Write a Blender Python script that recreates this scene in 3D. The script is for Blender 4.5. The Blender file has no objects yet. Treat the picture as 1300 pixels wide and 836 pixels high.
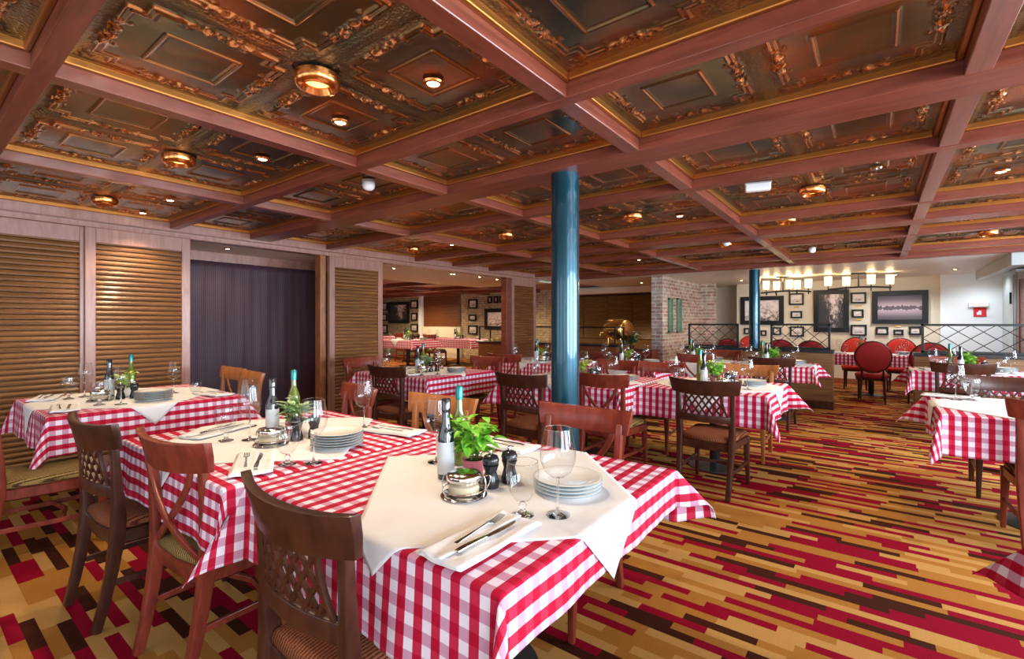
import bpy, bmesh, math, random
import numpy as np
from mathutils import Vector, Matrix
random.seed(7)
PI = math.pi
COL = bpy.context.scene.collection
# ------------------------------------------------------------------ camera geometry (1300x836)
F, YAW, HY, CX, EYE, CEIL = 606., math.radians(37.35), 409., 650., 1.33, 2.25
cc, ss = math.cos(YAW), math.sin(YAW)
def onZ(px, py, z):
    d = (z-EYE)/((HY-py)/F); u = (px-CX)/F*d
    return (cc*u-ss*d, ss*u+cc*d)
def onX(px, py, X):
    k = (px-CX)/F; d = X/(cc*k-ss)
    return (ss*k*d+cc*d, EYE+(HY-py)/F*d)
def onY(px, py, Y):
    k = (px-CX)/F; d = Y/(ss*k+cc)
    return (cc*k*d-ss*d, EYE+(HY-py)/F*d)

# ------------------------------------------------------------------ node materials
def newmat(name):
    m = bpy.data.materials.new(name); m.use_nodes = True
    nt = m.node_tree; b = nt.nodes['Principled BSDF']
    return m, nt, b
def N(nt, t, **kw):
    n = nt.nodes.new(t)
    for k, v in kw.items():
        if k.startswith('i_'):
            n.inputs[int(k[2:])].default_value = v
        else: setattr(n, k, v)
    return n
def L(nt, a, b): nt.links.new(a, b)
def mth(nt, op, a, b=None, c=None):
    n = nt.nodes.new('ShaderNodeMath'); n.operation = op
    for i, v in enumerate((a, b, c)):
        if v is None: continue
        if isinstance(v, (int, float)): n.inputs[i].default_value = v
        else: nt.links.new(v, n.inputs[i])
    return n.outputs[0]
def ramp(nt, fac, stops, const=False):
    r = nt.nodes.new('ShaderNodeValToRGB')
    if const: r.color_ramp.interpolation = 'CONSTANT'
    el = r.color_ramp.elements
    while len(el) < len(stops): el.new(1.0)
    for e, (p, c) in zip(el, stops):
        e.position = p; e.color = (*c, 1)
    nt.links.new(fac, r.inputs[0]); return r.outputs[0]
def setp(b, **kw):
    for k, v in kw.items():
        b.inputs[k.replace('_', ' ')].default_value = v
def plain(name, col, rough=.5, metal=0., **kw):
    m, nt, b = newmat(name); setp(b, Base_Color=(*col, 1), Roughness=rough, Metallic=metal)
    for k, v in kw.items(): b.inputs[k.replace('_', ' ')].default_value = v
    return m
def bump(nt, b, h, strength=.3, dist=.01):
    n = nt.nodes.new('ShaderNodeBump'); n.inputs['Strength'].default_value = strength
    n.inputs['Distance'].default_value = dist
    nt.links.new(h, n.inputs['Height']); nt.links.new(n.outputs[0], b.inputs['Normal'])
def wood(name, c1, c2, rough=.35, scale=(3, 3, 40), coat=.3, spec=.5):
    m, nt, b = newmat(name)
    tc = N(nt, 'ShaderNodeTexCoord'); mp = N(nt, 'ShaderNodeMapping'); mp.inputs['Scale'].default_value = scale
    L(nt, tc.outputs['Object'], mp.inputs[0])
    no = N(nt, 'ShaderNodeTexNoise'); no.inputs['Scale'].default_value = 2.2; no.inputs['Detail'].default_value = 5
    no.inputs['Distortion'].default_value = .6
    L(nt, mp.outputs[0], no.inputs['Vector'])
    L(nt, ramp(nt, no.outputs['Fac'], [(.3, c1), (.7, c2)]), b.inputs['Base Color'])
    setp(b, Roughness=rough, Coat_Weight=coat*.6, Coat_Roughness=.22, Specular_IOR_Level=spec*.7)
    bump(nt, b, no.outputs['Fac'], .12, .004)
    return m
MAT = {}
MAT['beam'] = wood('mahogany_beam', (.135, .030, .018), (.235, .060, .034), .36, (1.5, 14, 14))
MAT['beam2'] = wood('mahogany_beam_cross', (.135, .030, .018), (.235, .060, .034), .30, (14, 1.5, 14), 1.2, .8)
MAT['mahog'] = wood('red_mahogany', (.115, .017, .011), (.24, .042, .024), .3, (10, 10, 3))
MAT['dark'] = wood('dark_walnut', (.030, .009, .006), (.068, .021, .012), .32, (10, 10, 3))
MAT['warmb'] = wood('warm_brown_wood', (.22, .075, .02), (.38, .14, .045), .35, (10, 10, 3))
MAT['slat'] = wood('slat_wood', (.12, .048, .014), (.24, .098, .028), .5, (6, 1, 22))
MAT['slatr'] = wood('reddish_slat_wood', (.13, .042, .014), (.22, .075, .026), .38, (6, 1, 22))
MAT['slatd'] = wood('dark_slat_wood', (.15, .085, .03), (.26, .145, .05), .3, (1, 6, 22))
MAT['frame'] = wood('greyed_mahogany_frame', (.26, .12, .09), (.36, .19, .15), .32, (12, 12, 2), .6)
MAT['panelw'] = wood('striped_walnut_panel', (.10, .045, .018), (.26, .13, .05), .4, (1, 1, 30))
MAT['gold'] = plain('gold_trim', (.46, .19, .045), .38, .9)
MAT['copper'] = plain('polished_copper', (.80, .32, .10), .22, 1.)
MAT['brass'] = plain('polished_brass', (.72, .47, .14), .25, 1.)
MAT['chrome'] = plain('polished_steel', (.72, .70, .68), .14, 1.)
MAT['black'] = plain('black_iron', (.012, .014, .016), .35, .4)
MAT['blackg'] = plain('black_lacquer', (.012, .014, .018), .18)
MAT['teal'] = plain('teal_column_paint', (.006, .060, .095), .26, .5, Coat_Weight=.5)
MAT['white'] = plain('white_plastic', (.82, .85, .88), .35)
MAT['cream'] = plain('cream_wall_paint', (.78, .70, .56), .55)
MAT['coolw'] = plain('white_wall_panel', (.84, .90, .95), .45)
MAT['greyp'] = plain('grey_locker_paint', (.42, .47, .48), .35)
MAT['ceil2'] = plain('gloss_cream_ceiling', (.78, .72, .62), .38)
MAT['china'] = plain('white_china', (.86, .85, .82), .12, 0., Coat_Weight=.5)
MAT['bluerim'] = plain('blue_plate_rim', (.03, .16, .24), .15)
MAT['pot'] = plain('pink_glazed_pot', (.50, .12, .15), .35)
MAT['potw'] = plain('white_pot', (.75, .75, .73), .4)
MAT['soil'] = plain('potting_soil', (.03, .02, .012), .9)
MAT['label'] = plain('grey_white_paper_label', (.55, .58, .60), .6)
MAT['cheese'] = plain('grated_cheese', (.80, .68, .45), .8)
MAT['stem'] = plain('green_plant_stem', (.12, .25, .05), .6)
MAT['redup'] = plain('red_upholstery', (.30, .018, .018), .75, 0., Specular_IOR_Level=.2)
MAT['redup2'] = plain('bright_red_upholstery', (.50, .030, .020), .75, 0., Specular_IOR_Level=.2)
MAT['red'] = plain('red_sign', (.65, .02, .03), .5)
MAT['lemon'] = plain('lemon_peel', (.80, .55, .06), .5)
def leafmat(name, c1, c2):
    m, nt, b = newmat(name); tc = N(nt, 'ShaderNodeTexCoord'); no = N(nt, 'ShaderNodeTexNoise'); no.inputs['Scale'].default_value = 30
    L(nt, tc.outputs['Object'], no.inputs['Vector'])
    L(nt, ramp(nt, no.outputs['Fac'], [(.35, c1), (.68, c2)]), b.inputs['Base Color'])
    setp(b, Roughness=.4, Subsurface_Weight=.15, Subsurface_Scale=.01); b.inputs['Subsurface Radius'].default_value = (.3, 1, .2)
    return m
MAT['basil'] = leafmat('basil_leaf', (.12, .44, .03), (.38, .72, .08))
MAT['sage'] = leafmat('pale_sage_leaf', (.16, .30, .13), (.52, .60, .28))
MAT['lime'] = leafmat('yellow_green_leaf', (.24, .46, .03), (.66, .78, .12))
MAT['darkleaf'] = leafmat('dark_green_leaf', (.02, .07, .03), (.06, .16, .06))
def glass(name, col=(1, 1, 1), rough=0., ior=1.45):
    m, nt, b = newmat(name); setp(b, Base_Color=(*col, 1), Roughness=rough, Transmission_Weight=1., IOR=ior); return m
MAT['glass'] = glass('clear_glass', (.98, .99, 1.), 0, 1.42)
def thin_glass(name, ior=1.55):
    m = bpy.data.materials.new(name); m.use_nodes = True; nt = m.node_tree; nt.nodes.clear()
    o = N(nt, 'ShaderNodeOutputMaterial'); mx = N(nt, 'ShaderNodeMixShader'); fr = N(nt, 'ShaderNodeFresnel'); fr.inputs[0].default_value = ior
    tr = N(nt, 'ShaderNodeBsdfTransparent'); tr.inputs[0].default_value = (.95, .965, .98, 1); gl = N(nt, 'ShaderNodeBsdfGlossy'); gl.inputs['Roughness'].default_value = .02
    g = N(nt, 'ShaderNodeNewGeometry'); L(nt, mth(nt, 'SUBTRACT', ior, mth(nt, 'MULTIPLY', g.outputs['Backfacing'], ior-1/ior)), fr.inputs[0]); L(nt, fr.outputs[0], mx.inputs[0]); L(nt, tr.outputs[0], mx.inputs[1]); L(nt, gl.outputs[0], mx.inputs[2]); L(nt, mx.outputs[0], o.inputs[0]); return m
MAT['thin'] = thin_glass('thin_clear_glass')
MAT['pane'] = thin_glass('window_glass', 1.4)
MAT['oil'] = plain('dark_green_bottle_glass', (.02, .09, .045), .08, 0., Coat_Weight=1.)
MAT['oliveoil'] = plain('olive_green_bottle_glass', (.10, .13, .012), .08, 0., Coat_Weight=1.)
MAT['balsam'] = plain('black_bottle_glass', (.008, .014, .022), .08, 0., Coat_Weight=1.)
MAT['foil'] = plain('teal_bottle_foil', (.03, .22, .22), .3, .6)
def emit(name, col, s, base=(.8, .7, .5)):
    m, nt, b = newmat(name); setp(b, Base_Color=(*base, 1), Roughness=.4, Emission_Color=(*col, 1), Emission_Strength=s); return m
MAT['bulb'] = emit('warm_bulb', (1., .72, .36), 40)
MAT['bulbdim'] = emit('amber_bulb', (1., .50, .12), 3.2)
MAT['shade'] = emit('glowing_lamp_shade', (1., .66, .26), 2.3)
MAT['curtain'] = None
# gingham
def gingham(name, swap=False, P=.06):
    m, nt, b = newmat(name); uv = N(nt, 'ShaderNodeUVMap'); sp = N(nt, 'ShaderNodeSeparateXYZ'); L(nt, uv.outputs[0], sp.inputs[0])
    def st(o):
        f = mth(nt, 'FRACT', mth(nt, 'DIVIDE', mth(nt, 'ADD', o, 60.), P)); return mth(nt, 'LESS_THAN', f, .5)
    a, c = (1, 0) if swap else (0, 1)
    s = mth(nt, 'ADD', mth(nt, 'MULTIPLY', st(sp.outputs[a]), .5), mth(nt, 'MULTIPLY', st(sp.outputs[c]), .25))
    L(nt, ramp(nt, s, [(0, (.76, .69, .79)), (.20, (.55, .29, .41)), (.45, (.50, .022, .062)), (.70, (.41, .004, .030))], True), b.inputs['Base Color'])
    no = N(nt, 'ShaderNodeTexNoise'); no.inputs['Scale'].default_value = 7.; no.inputs['Detail'].default_value = 2
    L(nt, uv.outputs[0], no.inputs['Vector'])
    setp(b, Roughness=.8, Specular_IOR_Level=.15); bump(nt, b, no.outputs['Fac'], .35, .02)
    return m
MAT['gingham'] = gingham('red_white_gingham_cotton')
MAT['gingham2'] = gingham('red_white_gingham_cotton_turned', True)
m, nt, b = newmat('white_linen'); uv = N(nt, 'ShaderNodeUVMap'); no = N(nt, 'ShaderNodeTexNoise')
no.inputs['Scale'].default_value = 4; no.inputs['Detail'].default_value = 3; L(nt, uv.outputs[0], no.inputs['Vector'])
setp(b, Base_Color=(.74, .73, .74, 1), Roughness=.75, Specular_IOR_Level=.15); bump(nt, b, no.outputs['Fac'], .4, .03); MAT['linen'] = m
# purple drape
m, nt, b = newmat('aubergine_drape'); tc = N(nt, 'ShaderNodeTexCoord'); wv = N(nt, 'ShaderNodeTexWave'); wv.bands_direction = 'Y'
wv.inputs['Scale'].default_value = 14; wv.inputs['Distortion'].default_value = 1.5; L(nt, tc.outputs['Object'], wv.inputs['Vector'])
L(nt, ramp(nt, wv.outputs['Fac'], [(0, (.036, .013, .024)), (1, (.066, .026, .045))]), b.inputs['Base Color'])
setp(b, Roughness=.6); bump(nt, b, wv.outputs['Fac'], .2, .01); MAT['curtain'] = m
# carpet: rows of strips along X
def carpet():
    m, nt, b = newmat('patterned_strip_carpet'); g = N(nt, 'ShaderNodeNewGeometry'); sp = N(nt, 'ShaderNodeSeparateXYZ'); L(nt, g.outputs['Position'], sp.inputs[0])
    row = mth(nt, 'FLOOR', mth(nt, 'DIVIDE', sp.outputs[1], .0505))
    w1 = N(nt, 'ShaderNodeTexWhiteNoise', noise_dimensions='1D'); L(nt, row, w1.inputs['W'])
    Ln = .30
    xx = mth(nt, 'FLOOR', mth(nt, 'ADD', mth(nt, 'DIVIDE', sp.outputs[0], Ln), mth(nt, 'MULTIPLY', w1.outputs['Value'], 7.)))
    cb = N(nt, 'ShaderNodeCombineXYZ'); L(nt, xx, cb.inputs[0]); L(nt, row, cb.inputs[1])
    w2 = N(nt, 'ShaderNodeTexWhiteNoise', noise_dimensions='2D'); L(nt, cb.outputs[0], w2.inputs['Vector'])
    col = ramp(nt, w2.outputs['Value'], [(0, (.24, .002, .018)), (.27, (.050, .012, .005)), (.44, (.37, .155, .028)), (.72, (.49, .26, .075))], True)
    no = N(nt, 'ShaderNodeTexNoise'); no.inputs['Scale'].default_value = 220; no.inputs['Detail'].default_value = 2; L(nt, g.outputs['Position'], no.inputs['Vector'])
    mx = N(nt, 'ShaderNodeMix', data_type='RGBA', blend_type='MULTIPLY'); mx.inputs[0].default_value = .35
    L(nt, col, mx.inputs[6]); L(nt, ramp(nt, no.outputs['Fac'], [(.3, (.5, .5, .5)), (.7, (1.1, 1.1, 1.1))]), mx.inputs[7])
    L(nt, mx.outputs[2], b.inputs['Base Color']); setp(b, Roughness=.9, Specular_IOR_Level=.06); bump(nt, b, no.outputs['Fac'], .5, .004)
    return m
MAT['carpet'] = carpet()
# pressed copper tin
def tin(name, stops, rough, ham):
    m, nt, b = newmat(name); g = N(nt, 'ShaderNodeNewGeometry')
    n1 = N(nt, 'ShaderNodeTexNoise'); n1.inputs['Scale'].default_value = 2.6; n1.inputs['Detail'].default_value = 4; n1.inputs['Roughness'].default_value = .55
    L(nt, g.outputs['Position'], n1.inputs['Vector'])
    L(nt, ramp(nt, n1.outputs['Fac'], stops), b.inputs['Base Color'])
    setp(b, Metallic=.92, Roughness=rough)
    n2 = N(nt, 'ShaderNodeTexVoronoi'); n2.inputs['Scale'].default_value = 95 if ham else 9; L(nt, g.outputs['Position'], n2.inputs['Vector'])
    bump(nt, b, n2.outputs['Distance'], .45 if ham else .05, .006 if ham else .02)
    return m
DK = [(.30, (.13, .15, .11)), (.50, (.25, .19, .11)), (.62, (.45, .19, .07)), (.78, (.68, .24, .08))]
MAT['tin'] = tin('aged_pressed_copper', DK, .24, False)
MAT['tinh'] = tin('hammered_copper_ground', DK, .30, True)
MAT['tinr'] = tin('highlight_copper_relief', [(.3, (.62, .30, .13)), (.7, (.85, .42, .17))], .20, False)  # ridge highlights put into the colour as brighter, polished copper
def brick(name, c1, c2, mo, s=1.):
    m, nt, b = newmat(name); tc = N(nt, 'ShaderNodeTexCoord'); uv = N(nt, 'ShaderNodeUVMap')
    br = N(nt, 'ShaderNodeTexBrick'); br.inputs['Scale'].default_value = s
    br.inputs['Color1'].default_value = (*c1, 1); br.inputs['Color2'].default_value = (*c2, 1); br.inputs['Mortar'].default_value = (*mo, 1)
    br.inputs['Brick Width'].default_value = .21; br.inputs['Row Height'].default_value = .072; br.inputs['Mortar Size'].default_value = .010
    L(nt, uv.outputs[0], br.inputs['Vector'])
    no = N(nt, 'ShaderNodeTexNoise'); no.inputs['Scale'].default_value = 9; L(nt, uv.outputs[0], no.inputs['Vector'])
    mx = N(nt, 'ShaderNodeMix', data_type='RGBA', blend_type='MULTIPLY'); mx.inputs[0].default_value = .6
    L(nt, br.outputs['Color'], mx.inputs[6]); L(nt, ramp(nt, no.outputs['Fac'], [(.35, (.45, .45, .5)), (.65, (1.1, 1.1, 1.1))]), mx.inputs[7])
    L(nt, mx.outputs[2], b.inputs['Base Color']); setp(b, Roughness=.8); bump(nt, b, br.outputs['Fac'], -.5, .01)
    return m
MAT['brick'] = brick('weathered_red_brick', (.36, .17, .12), (.52, .42, .36), (.62, .56, .48))
MAT['brickp'] = brick('pale_stone_brick', (.46, .36, .22), (.58, .47, .30), (.34, .26, .16))
# seat fabric
def seatfab(name, c1, c2):
    m, nt, b = newmat(name); tc = N(nt, 'ShaderNodeTexCoord'); wv = N(nt, 'ShaderNodeTexWave'); wv.bands_direction = 'X'
    wv.inputs['Scale'].default_value = 26; wv.inputs['Distortion'].default_value = 2.2; wv.inputs['Detail Scale'].default_value = 9
    L(nt, tc.outputs['Object'], wv.inputs['Vector'])
    L(nt, ramp(nt, wv.outputs['Fac'], [(.2, c1), (.6, c2)]), b.inputs['Base Color']); setp(b, Roughness=.85, Specular_IOR_Level=.15)
    return m
MAT['fabg'] = seatfab('olive_gold_stripe_fabric', (.055, .035, .015), (.30, .20, .07))
MAT['fabr'] = seatfab('rust_stripe_fabric', (.07, .016, .010), (.24, .085, .035))

# ------------------------------------------------------------------ mesh builder
class MB:
    def __init__(s): s.v = []; s.f = []; s.uv = {}; s.m = []
    def add(s, vs, fs, mi=0):
        o = len(s.v); s.v += [tuple(v) for v in vs]; s.f += [tuple(i+o for i in f) for f in fs]; s.m += [mi]*len(fs); return s
    def box(s, x0, x1, y0, y1, z0, z1, mi=0):
        return s.add([(x0,y0,z0),(x1,y0,z0),(x1,y1,z0),(x0,y1,z0),(x0,y0,z1),(x1,y0,z1),(x1,y1,z1),(x0,y1,z1)],
                     [(0,3,2,1),(4,5,6,7),(0,1,5,4),(1,2,6,5),(2,3,7,6),(3,0,4,7)], mi)
    def lathe(s, prof, n=24, c=(0,0,0), mi=0, close=True):
        vs = []; fs = []
        for r, z in prof:
            for i in range(n):
                a = 2*PI*i/n; vs.append((c[0]+r*math.cos(a), c[1]+r*math.sin(a), c[2]+z))
        for j in range(len(prof)-1):
            for i in range(n):
                fs.append((j*n+i, j*n+(i+1) % n, (j+1)*n+(i+1) % n, (j+1)*n+i))
        if close:
            if prof[0][0] > 1e-4: fs.append(tuple(range(n-1, -1, -1)))
            if prof[-1][0] > 1e-4: fs.append(tuple((len(prof)-1)*n+i for i in range(n)))
        return s.add(vs, fs, mi)
    def tube(s, pts, r, n=8, mi=0, cap=True):
        pts = [Vector(p) for p in pts]; rs = r if isinstance(r, (list, tuple)) else [r]*len(pts)
        vs = []; fs = []; up = Vector((0, 0, 1)); prev = None
        for i, p in enumerate(pts):
            t = (pts[min(i+1, len(pts)-1)]-pts[max(i-1, 0)]).normalized()
            if prev is None:
                ref = up if abs(t.z) < .9 else Vector((1, 0, 0)); a = t.cross(ref).normalized()
            else:
                a = (prev - t*prev.dot(t)).normalized()
            prev = a; b_ = t.cross(a)
            for k in range(n):
                th = 2*PI*k/n; vs.append(p+a*math.cos(th)*rs[i]+b_*math.sin(th)*rs[i])
        for j in range(len(pts)-1):
            for k in range(n): fs.append((j*n+k, j*n+(k+1) % n, (j+1)*n+(k+1) % n, (j+1)*n+k))
        if cap: fs.append(tuple(range(n-1, -1, -1))); fs.append(tuple((len(pts)-1)*n+k for k in range(n)))
        return s.add(vs, fs, mi)
    def sweep(s, pts, side, w, t, mi=0):
        """rectangular bar along pts; side = width axis; w widths, t thicknesses"""
        pts = [Vector(p) for p in pts]; n = len(pts)
        W = w if isinstance(w, (list, tuple)) else [w]*n; T = t if isinstance(t, (list, tuple)) else [t]*n
        vs = []; fs = []
        for i, p in enumerate(pts):
            tg = (pts[min(i+1, n-1)]-pts[max(i-1, 0)]).normalized()
            sd = side[i] if isinstance(side, list) else side
            sd = Vector(sd); sd = (sd-tg*sd.dot(tg)).normalized(); nn = tg.cross(sd)
            for a, b_ in ((-1,-1),(1,-1),(1,1),(-1,1)): vs.append(p+sd*a*W[i]/2+nn*b_*T[i]/2)
        for j in range(n-1):
            for k in range(4): fs.append((j*4+k, j*4+(k+1) % 4, (j+1)*4+(k+1) % 4, (j+1)*4+k))
        fs.append((3,2,1,0)); fs.append(tuple((n-1)*4+k for k in range(4)))
        return s.add(vs, fs, mi)
    def grid(s, P, mi=0):
        """P[i][j] points"""
        ni, nj = len(P), len(P[0]); vs = [p for r in P for p in r]
        return s.add(vs, [(i*nj+j, (i+1)*nj+j, (i+1)*nj+j+1, i*nj+j+1) for i in range(ni-1) for j in range(nj-1)], mi)
def obj(name, mb, mat, parent=None, smooth=None, bevel=0, loc=None, rot=0, uvfn=None, solid=0):
    me = bpy.data.meshes.new(name); me.from_pydata([tuple(v) for v in mb.v], [], mb.f)
    mats = mat if isinstance(mat, (list, tuple)) else [mat]
    for q in mats: me.materials.append(q)
    bm = bmesh.new(); bm.from_mesh(me)
    for f, mi in zip(bm.faces, mb.m): f.material_index = mi
    if not uvfn: bmesh.ops.recalc_face_normals(bm, faces=bm.faces)
    if bevel:
        es = [e for e in bm.edges if len(e.link_faces) == 2 and e.calc_face_angle(0) > .6]
        bmesh.ops.bevel(bm, geom=es, offset=bevel, segments=2, affect='EDGES', profile=.5, clamp_overlap=True)
    if uvfn:
        ul = bm.loops.layers.uv.new('UVMap')
        for f in bm.faces:
            for l in f.loops: l[ul].uv = uvfn(l.vert, f)
    if smooth is not None:
        for f in bm.faces: f.smooth = True
        for e in bm.edges:
            if len(e.link_faces) == 2 and e.calc_face_angle(0) > smooth: e.smooth = False
    bm.to_mesh(me); bm.free()
    o = bpy.data.objects.new(name, me); COL.objects.link(o)
    if parent: o.parent = parent
    if loc: o.location = loc
    if rot: o.rotation_euler = (0, 0, rot)
    if solid:
        md = o.modifiers.new('thickness', 'SOLIDIFY'); md.thickness = solid; md.offset = 1
    return o
def boxuv(v, f):
    n = f.normal; c = v.co
    if abs(n.x) > .7: return (c.y, c.z)
    if abs(n.y) > .7: return (c.x, c.z)
    return (c.x, c.y)
def tag(o, label, cat, group=None):
    o['label'] = label; o['category'] = cat
    if group: o['group'] = group
    return o
def thing(name, label=None, cat=None, loc=(0,0,0), rot=0, group=None):
    o = bpy.data.objects.new(name, None); COL.objects.link(o); o.location = loc; o.rotation_euler = (0, 0, rot)
    o.empty_display_size = .1
    if label: tag(o, label, cat, group)
    return o
def struct(o): o['kind'] = 'structure'; return o
def dup(src, loc, rot=0, label=None, group=None, scale=None):
    def cp(o, par):
        c = o.copy(); COL.objects.link(c); c.parent = par
        for ch in list(o.children): cp(ch, c)
        return c
    c = cp(src, None); c.location = loc; c.rotation_euler = (0, 0, rot)
    if scale: c.scale = (scale,)*3
    if label: c['label'] = label
    if group: c['group'] = group
    elif 'group' in c: del c['group']
    return c
class Proto:
    """first use moves the source itself, later uses copy it"""
    def __init__(s, fn): s.fn = fn; s.src = None
    def __call__(s, loc, rot, label, group=None, scale=None):
        if s.src is None:
            s.src = s.fn(); o = s.src; o.location = loc; o.rotation_euler = (0, 0, rot)
            if scale: o.scale = (scale,)*3
            o['label'] = label
            if group: o['group'] = group
            return o
        return dup(s.src, loc, rot, label, group, scale if scale else 1.)

# ================================================================== SETTING
YF = 12.8        # far picture wall
XL = -5.62       # left sliding wall
XR = 3.3         # window side
YB = -2.2        # behind camera
struct(obj('floor', MB().box(-17, XR+.1, YB-.1, YF+1.2, -.1, 0), MAT['carpet']))
# --- coffered ceiling
XB = [-3.97, -2.49, -1.05, .30, 1.79]                     # centres of beams running in depth
YBm = [(-.63, .23), (.35, .065), (1.725, .07), (2.56, .23), (3.41, .09), (4.86, .08), (5.75, .27), (6.60, .12), (8.05, .10)]
YEND = 8.85; XBW = .08; BH = .085
ceil_o = struct(obj('ceiling', MB().box(-5.75, XR+.1, YB-.1, YEND, CEIL+BH+.02, CEIL+BH+.12), MAT['beam']))
for y, w in YBm:
    obj('ceiling_beam', MB().box(-5.7, XR, y-w/2, y+w/2, CEIL, CEIL+BH+.01), MAT['beam'], ceil_o, bevel=.004)
for x in XB:
    obj('ceiling_beam', MB().box(x-XBW/2, x+XBW/2, YB, YEND, CEIL+.002, CEIL+BH+.01), MAT['beam2'], ceil_o, bevel=.004)
obj('ceiling_beam', MB().box(-5.75, XR, YEND-.12, YEND, CEIL-.02, CEIL+BH+.02), MAT['beam'], ceil_o, bevel=.004)
obj('ceiling_beam', MB().box(-5.75, -5.52, YB, YEND, CEIL-.02, CEIL+BH+.02), MAT['frame'], ceil_o, bevel=.004)
obj('ceiling_beam', MB().box(-5.75, XR, YB, YB+.15, CEIL, CEIL+BH+.02), MAT['beam'], ceil_o, bevel=.004)
def tileheight(n):
    g = (np.arange(n)+.5)/n
    U, V = np.meshgrid(g, g, indexing='ij'); x = np.abs(U-.5); y = np.abs(V-.5)
    def ridge(d, w): return np.exp(-(d/w)**2)
    def box(a, b_, hx, hy): return np.maximum(np.abs(a)-hx, np.abs(b_)-hy)
    H = np.zeros_like(x)
    H += .85*ridge(np.maximum(x, y)-.490, .006)+.85*ridge(np.maximum(x, y)-.468, .005)
    nb = np.maximum(np.maximum(x-.37, y-.37), -np.maximum(x-.27, y-.27)*1.0*((x > .0))-0)   # placeholder
    nb = np.maximum(np.maximum(x-.40, y-.40), np.minimum(x-.315, y-.315))
    a = np.maximum(x, y); b_ = np.minimum(x, y)
    keep = 1/(1+np.exp(-(b_-.135)/.006)); keep = np.where(a < .30, 1, keep)
    H += 1.0*ridge(nb, .0095)*keep+.80*ridge(nb+.032, .006)*keep
    H += .30/(1+np.exp(nb/.006))
    H += .8*ridge(box(x, y, .19, .19), .009)
    H -= .12/(1+np.exp(box(x, y, .19, .19)/.006))
    # scroll ornament, folded symmetrically, at corners and mid sides
    a = np.maximum(x, y); b_ = np.minimum(x, y)
    def curve(pts, w, h):
        nonlocal H
        D = np.full_like(x, 9.)
        for (ax, ay), (bx, by) in zip(pts[:-1], pts[1:]):
            vx, vy = bx-ax, by-ay; t = np.clip(((a-ax)*vx+(b_-ay)*vy)/(vx*vx+vy*vy+1e-9), 0, 1)
            D = np.minimum(D, np.hypot(a-ax-t*vx, b_-ay-t*vy))
        H += h*ridge(D, w)
    def spiral(cx, cy, r0, r1, a0, a1, k=14):
        return [(cx+(r0+(r1-r0)*i/k)*math.cos(a0+(a1-a0)*i/k), cy+(r0+(r1-r0)*i/k)*math.sin(a0+(a1-a0)*i/k)) for i in range(k+1)]
    curve(spiral(.415, .070, .010, .040, 0, 4.6), .0085, 1.05)
    curve(spiral(.385, .0, .008, .032, 1.2, 5), .008, .9)
    curve([(.365, .035), (.385, .09), (.375, .125), (.392, .16)], .009, .9)
    curve([(.43, .10), (.415, .15), (.425, .20)], .008, .6)
    curve(spiral(.425, .415, .008, .034, .5, 4.6), .008, .62)
    for cx_, cy_, q_ in ((.365, .055, .8), (.40, .12, .9), (.34, .15, .7), (.415, .02, .8)):
        H += q_*np.exp(-(((a-cx_)/.010)**2+((b_-cy_)/.017)**2))
    return H, nb
TN = 96; TH, TNB = tileheight(TN)
def panelmesh(nx, ny, sx, sy):
    """pressed panel of nx x ny tiles, size sx x sy, facing down"""
    H = np.tile(TH, (nx, ny)); NX, NY = H.shape
    X = (np.arange(NX)+.5)/NX*sx-sx/2; Y = (np.arange(NY)+.5)/NY*sy-sy/2
    X[0], X[-1], Y[0], Y[-1] = -sx/2, sx/2, -sy/2, sy/2
    XX, YY = np.meshgrid(X, Y, indexing='ij'); co = np.stack([XX, YY, -H*.010], -1).reshape(-1, 3)
    idx = np.arange(NX*NY).reshape(NX, NY)
    fc = np.stack([idx[:-1, :-1], idx[:-1, 1:], idx[1:, 1:], idx[1:, :-1]], -1).reshape(-1, 4)
    me = bpy.data.meshes.new('pressed_panel'); me.vertices.add(len(co)); me.vertices.foreach_set('co', co.ravel())
    me.loops.add(fc.size); me.loops.foreach_set('vertex_index', fc.ravel()); me.polygons.add(len(fc))
    me.polygons.foreach_set('loop_start', np.arange(0, fc.size, 4)); me.polygons.foreach_set('loop_total', np.full(len(fc), 4))
    NBt = np.tile(TNB, (nx, ny)); Hf = H[:-1, :-1]; mi = np.where((Hf > .80) & (Hf < 2.5), 2, np.where(NBt[:-1, :-1] > .02, 1, 0)).astype(np.int32)
    me.polygons.foreach_set('material_index', mi.ravel()); me.polygons.foreach_set('use_smooth', np.ones(len(fc), bool)); me.update(); me.validate()
    me.materials.append(MAT['tin']); me.materials.append(MAT['tinh']); me.materials.append(MAT['tinr']); return me
xe = [(-5.52)]; xs = []
edges = [-5.52]+[v for x in XB for v in (x-XBW/2, x+XBW/2)]+[XR]
XBAYS = [(edges[i], edges[i+1]) for i in range(0, len(edges), 2)]
edges = [YB+.15]+[v for y, w in YBm for v in (y-w/2, y+w/2)]+[YEND-.12]
YBAYS = [(edges[i], edges[i+1]) for i in range(0, len(edges), 2)]
PM = {}; TR = .020
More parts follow.
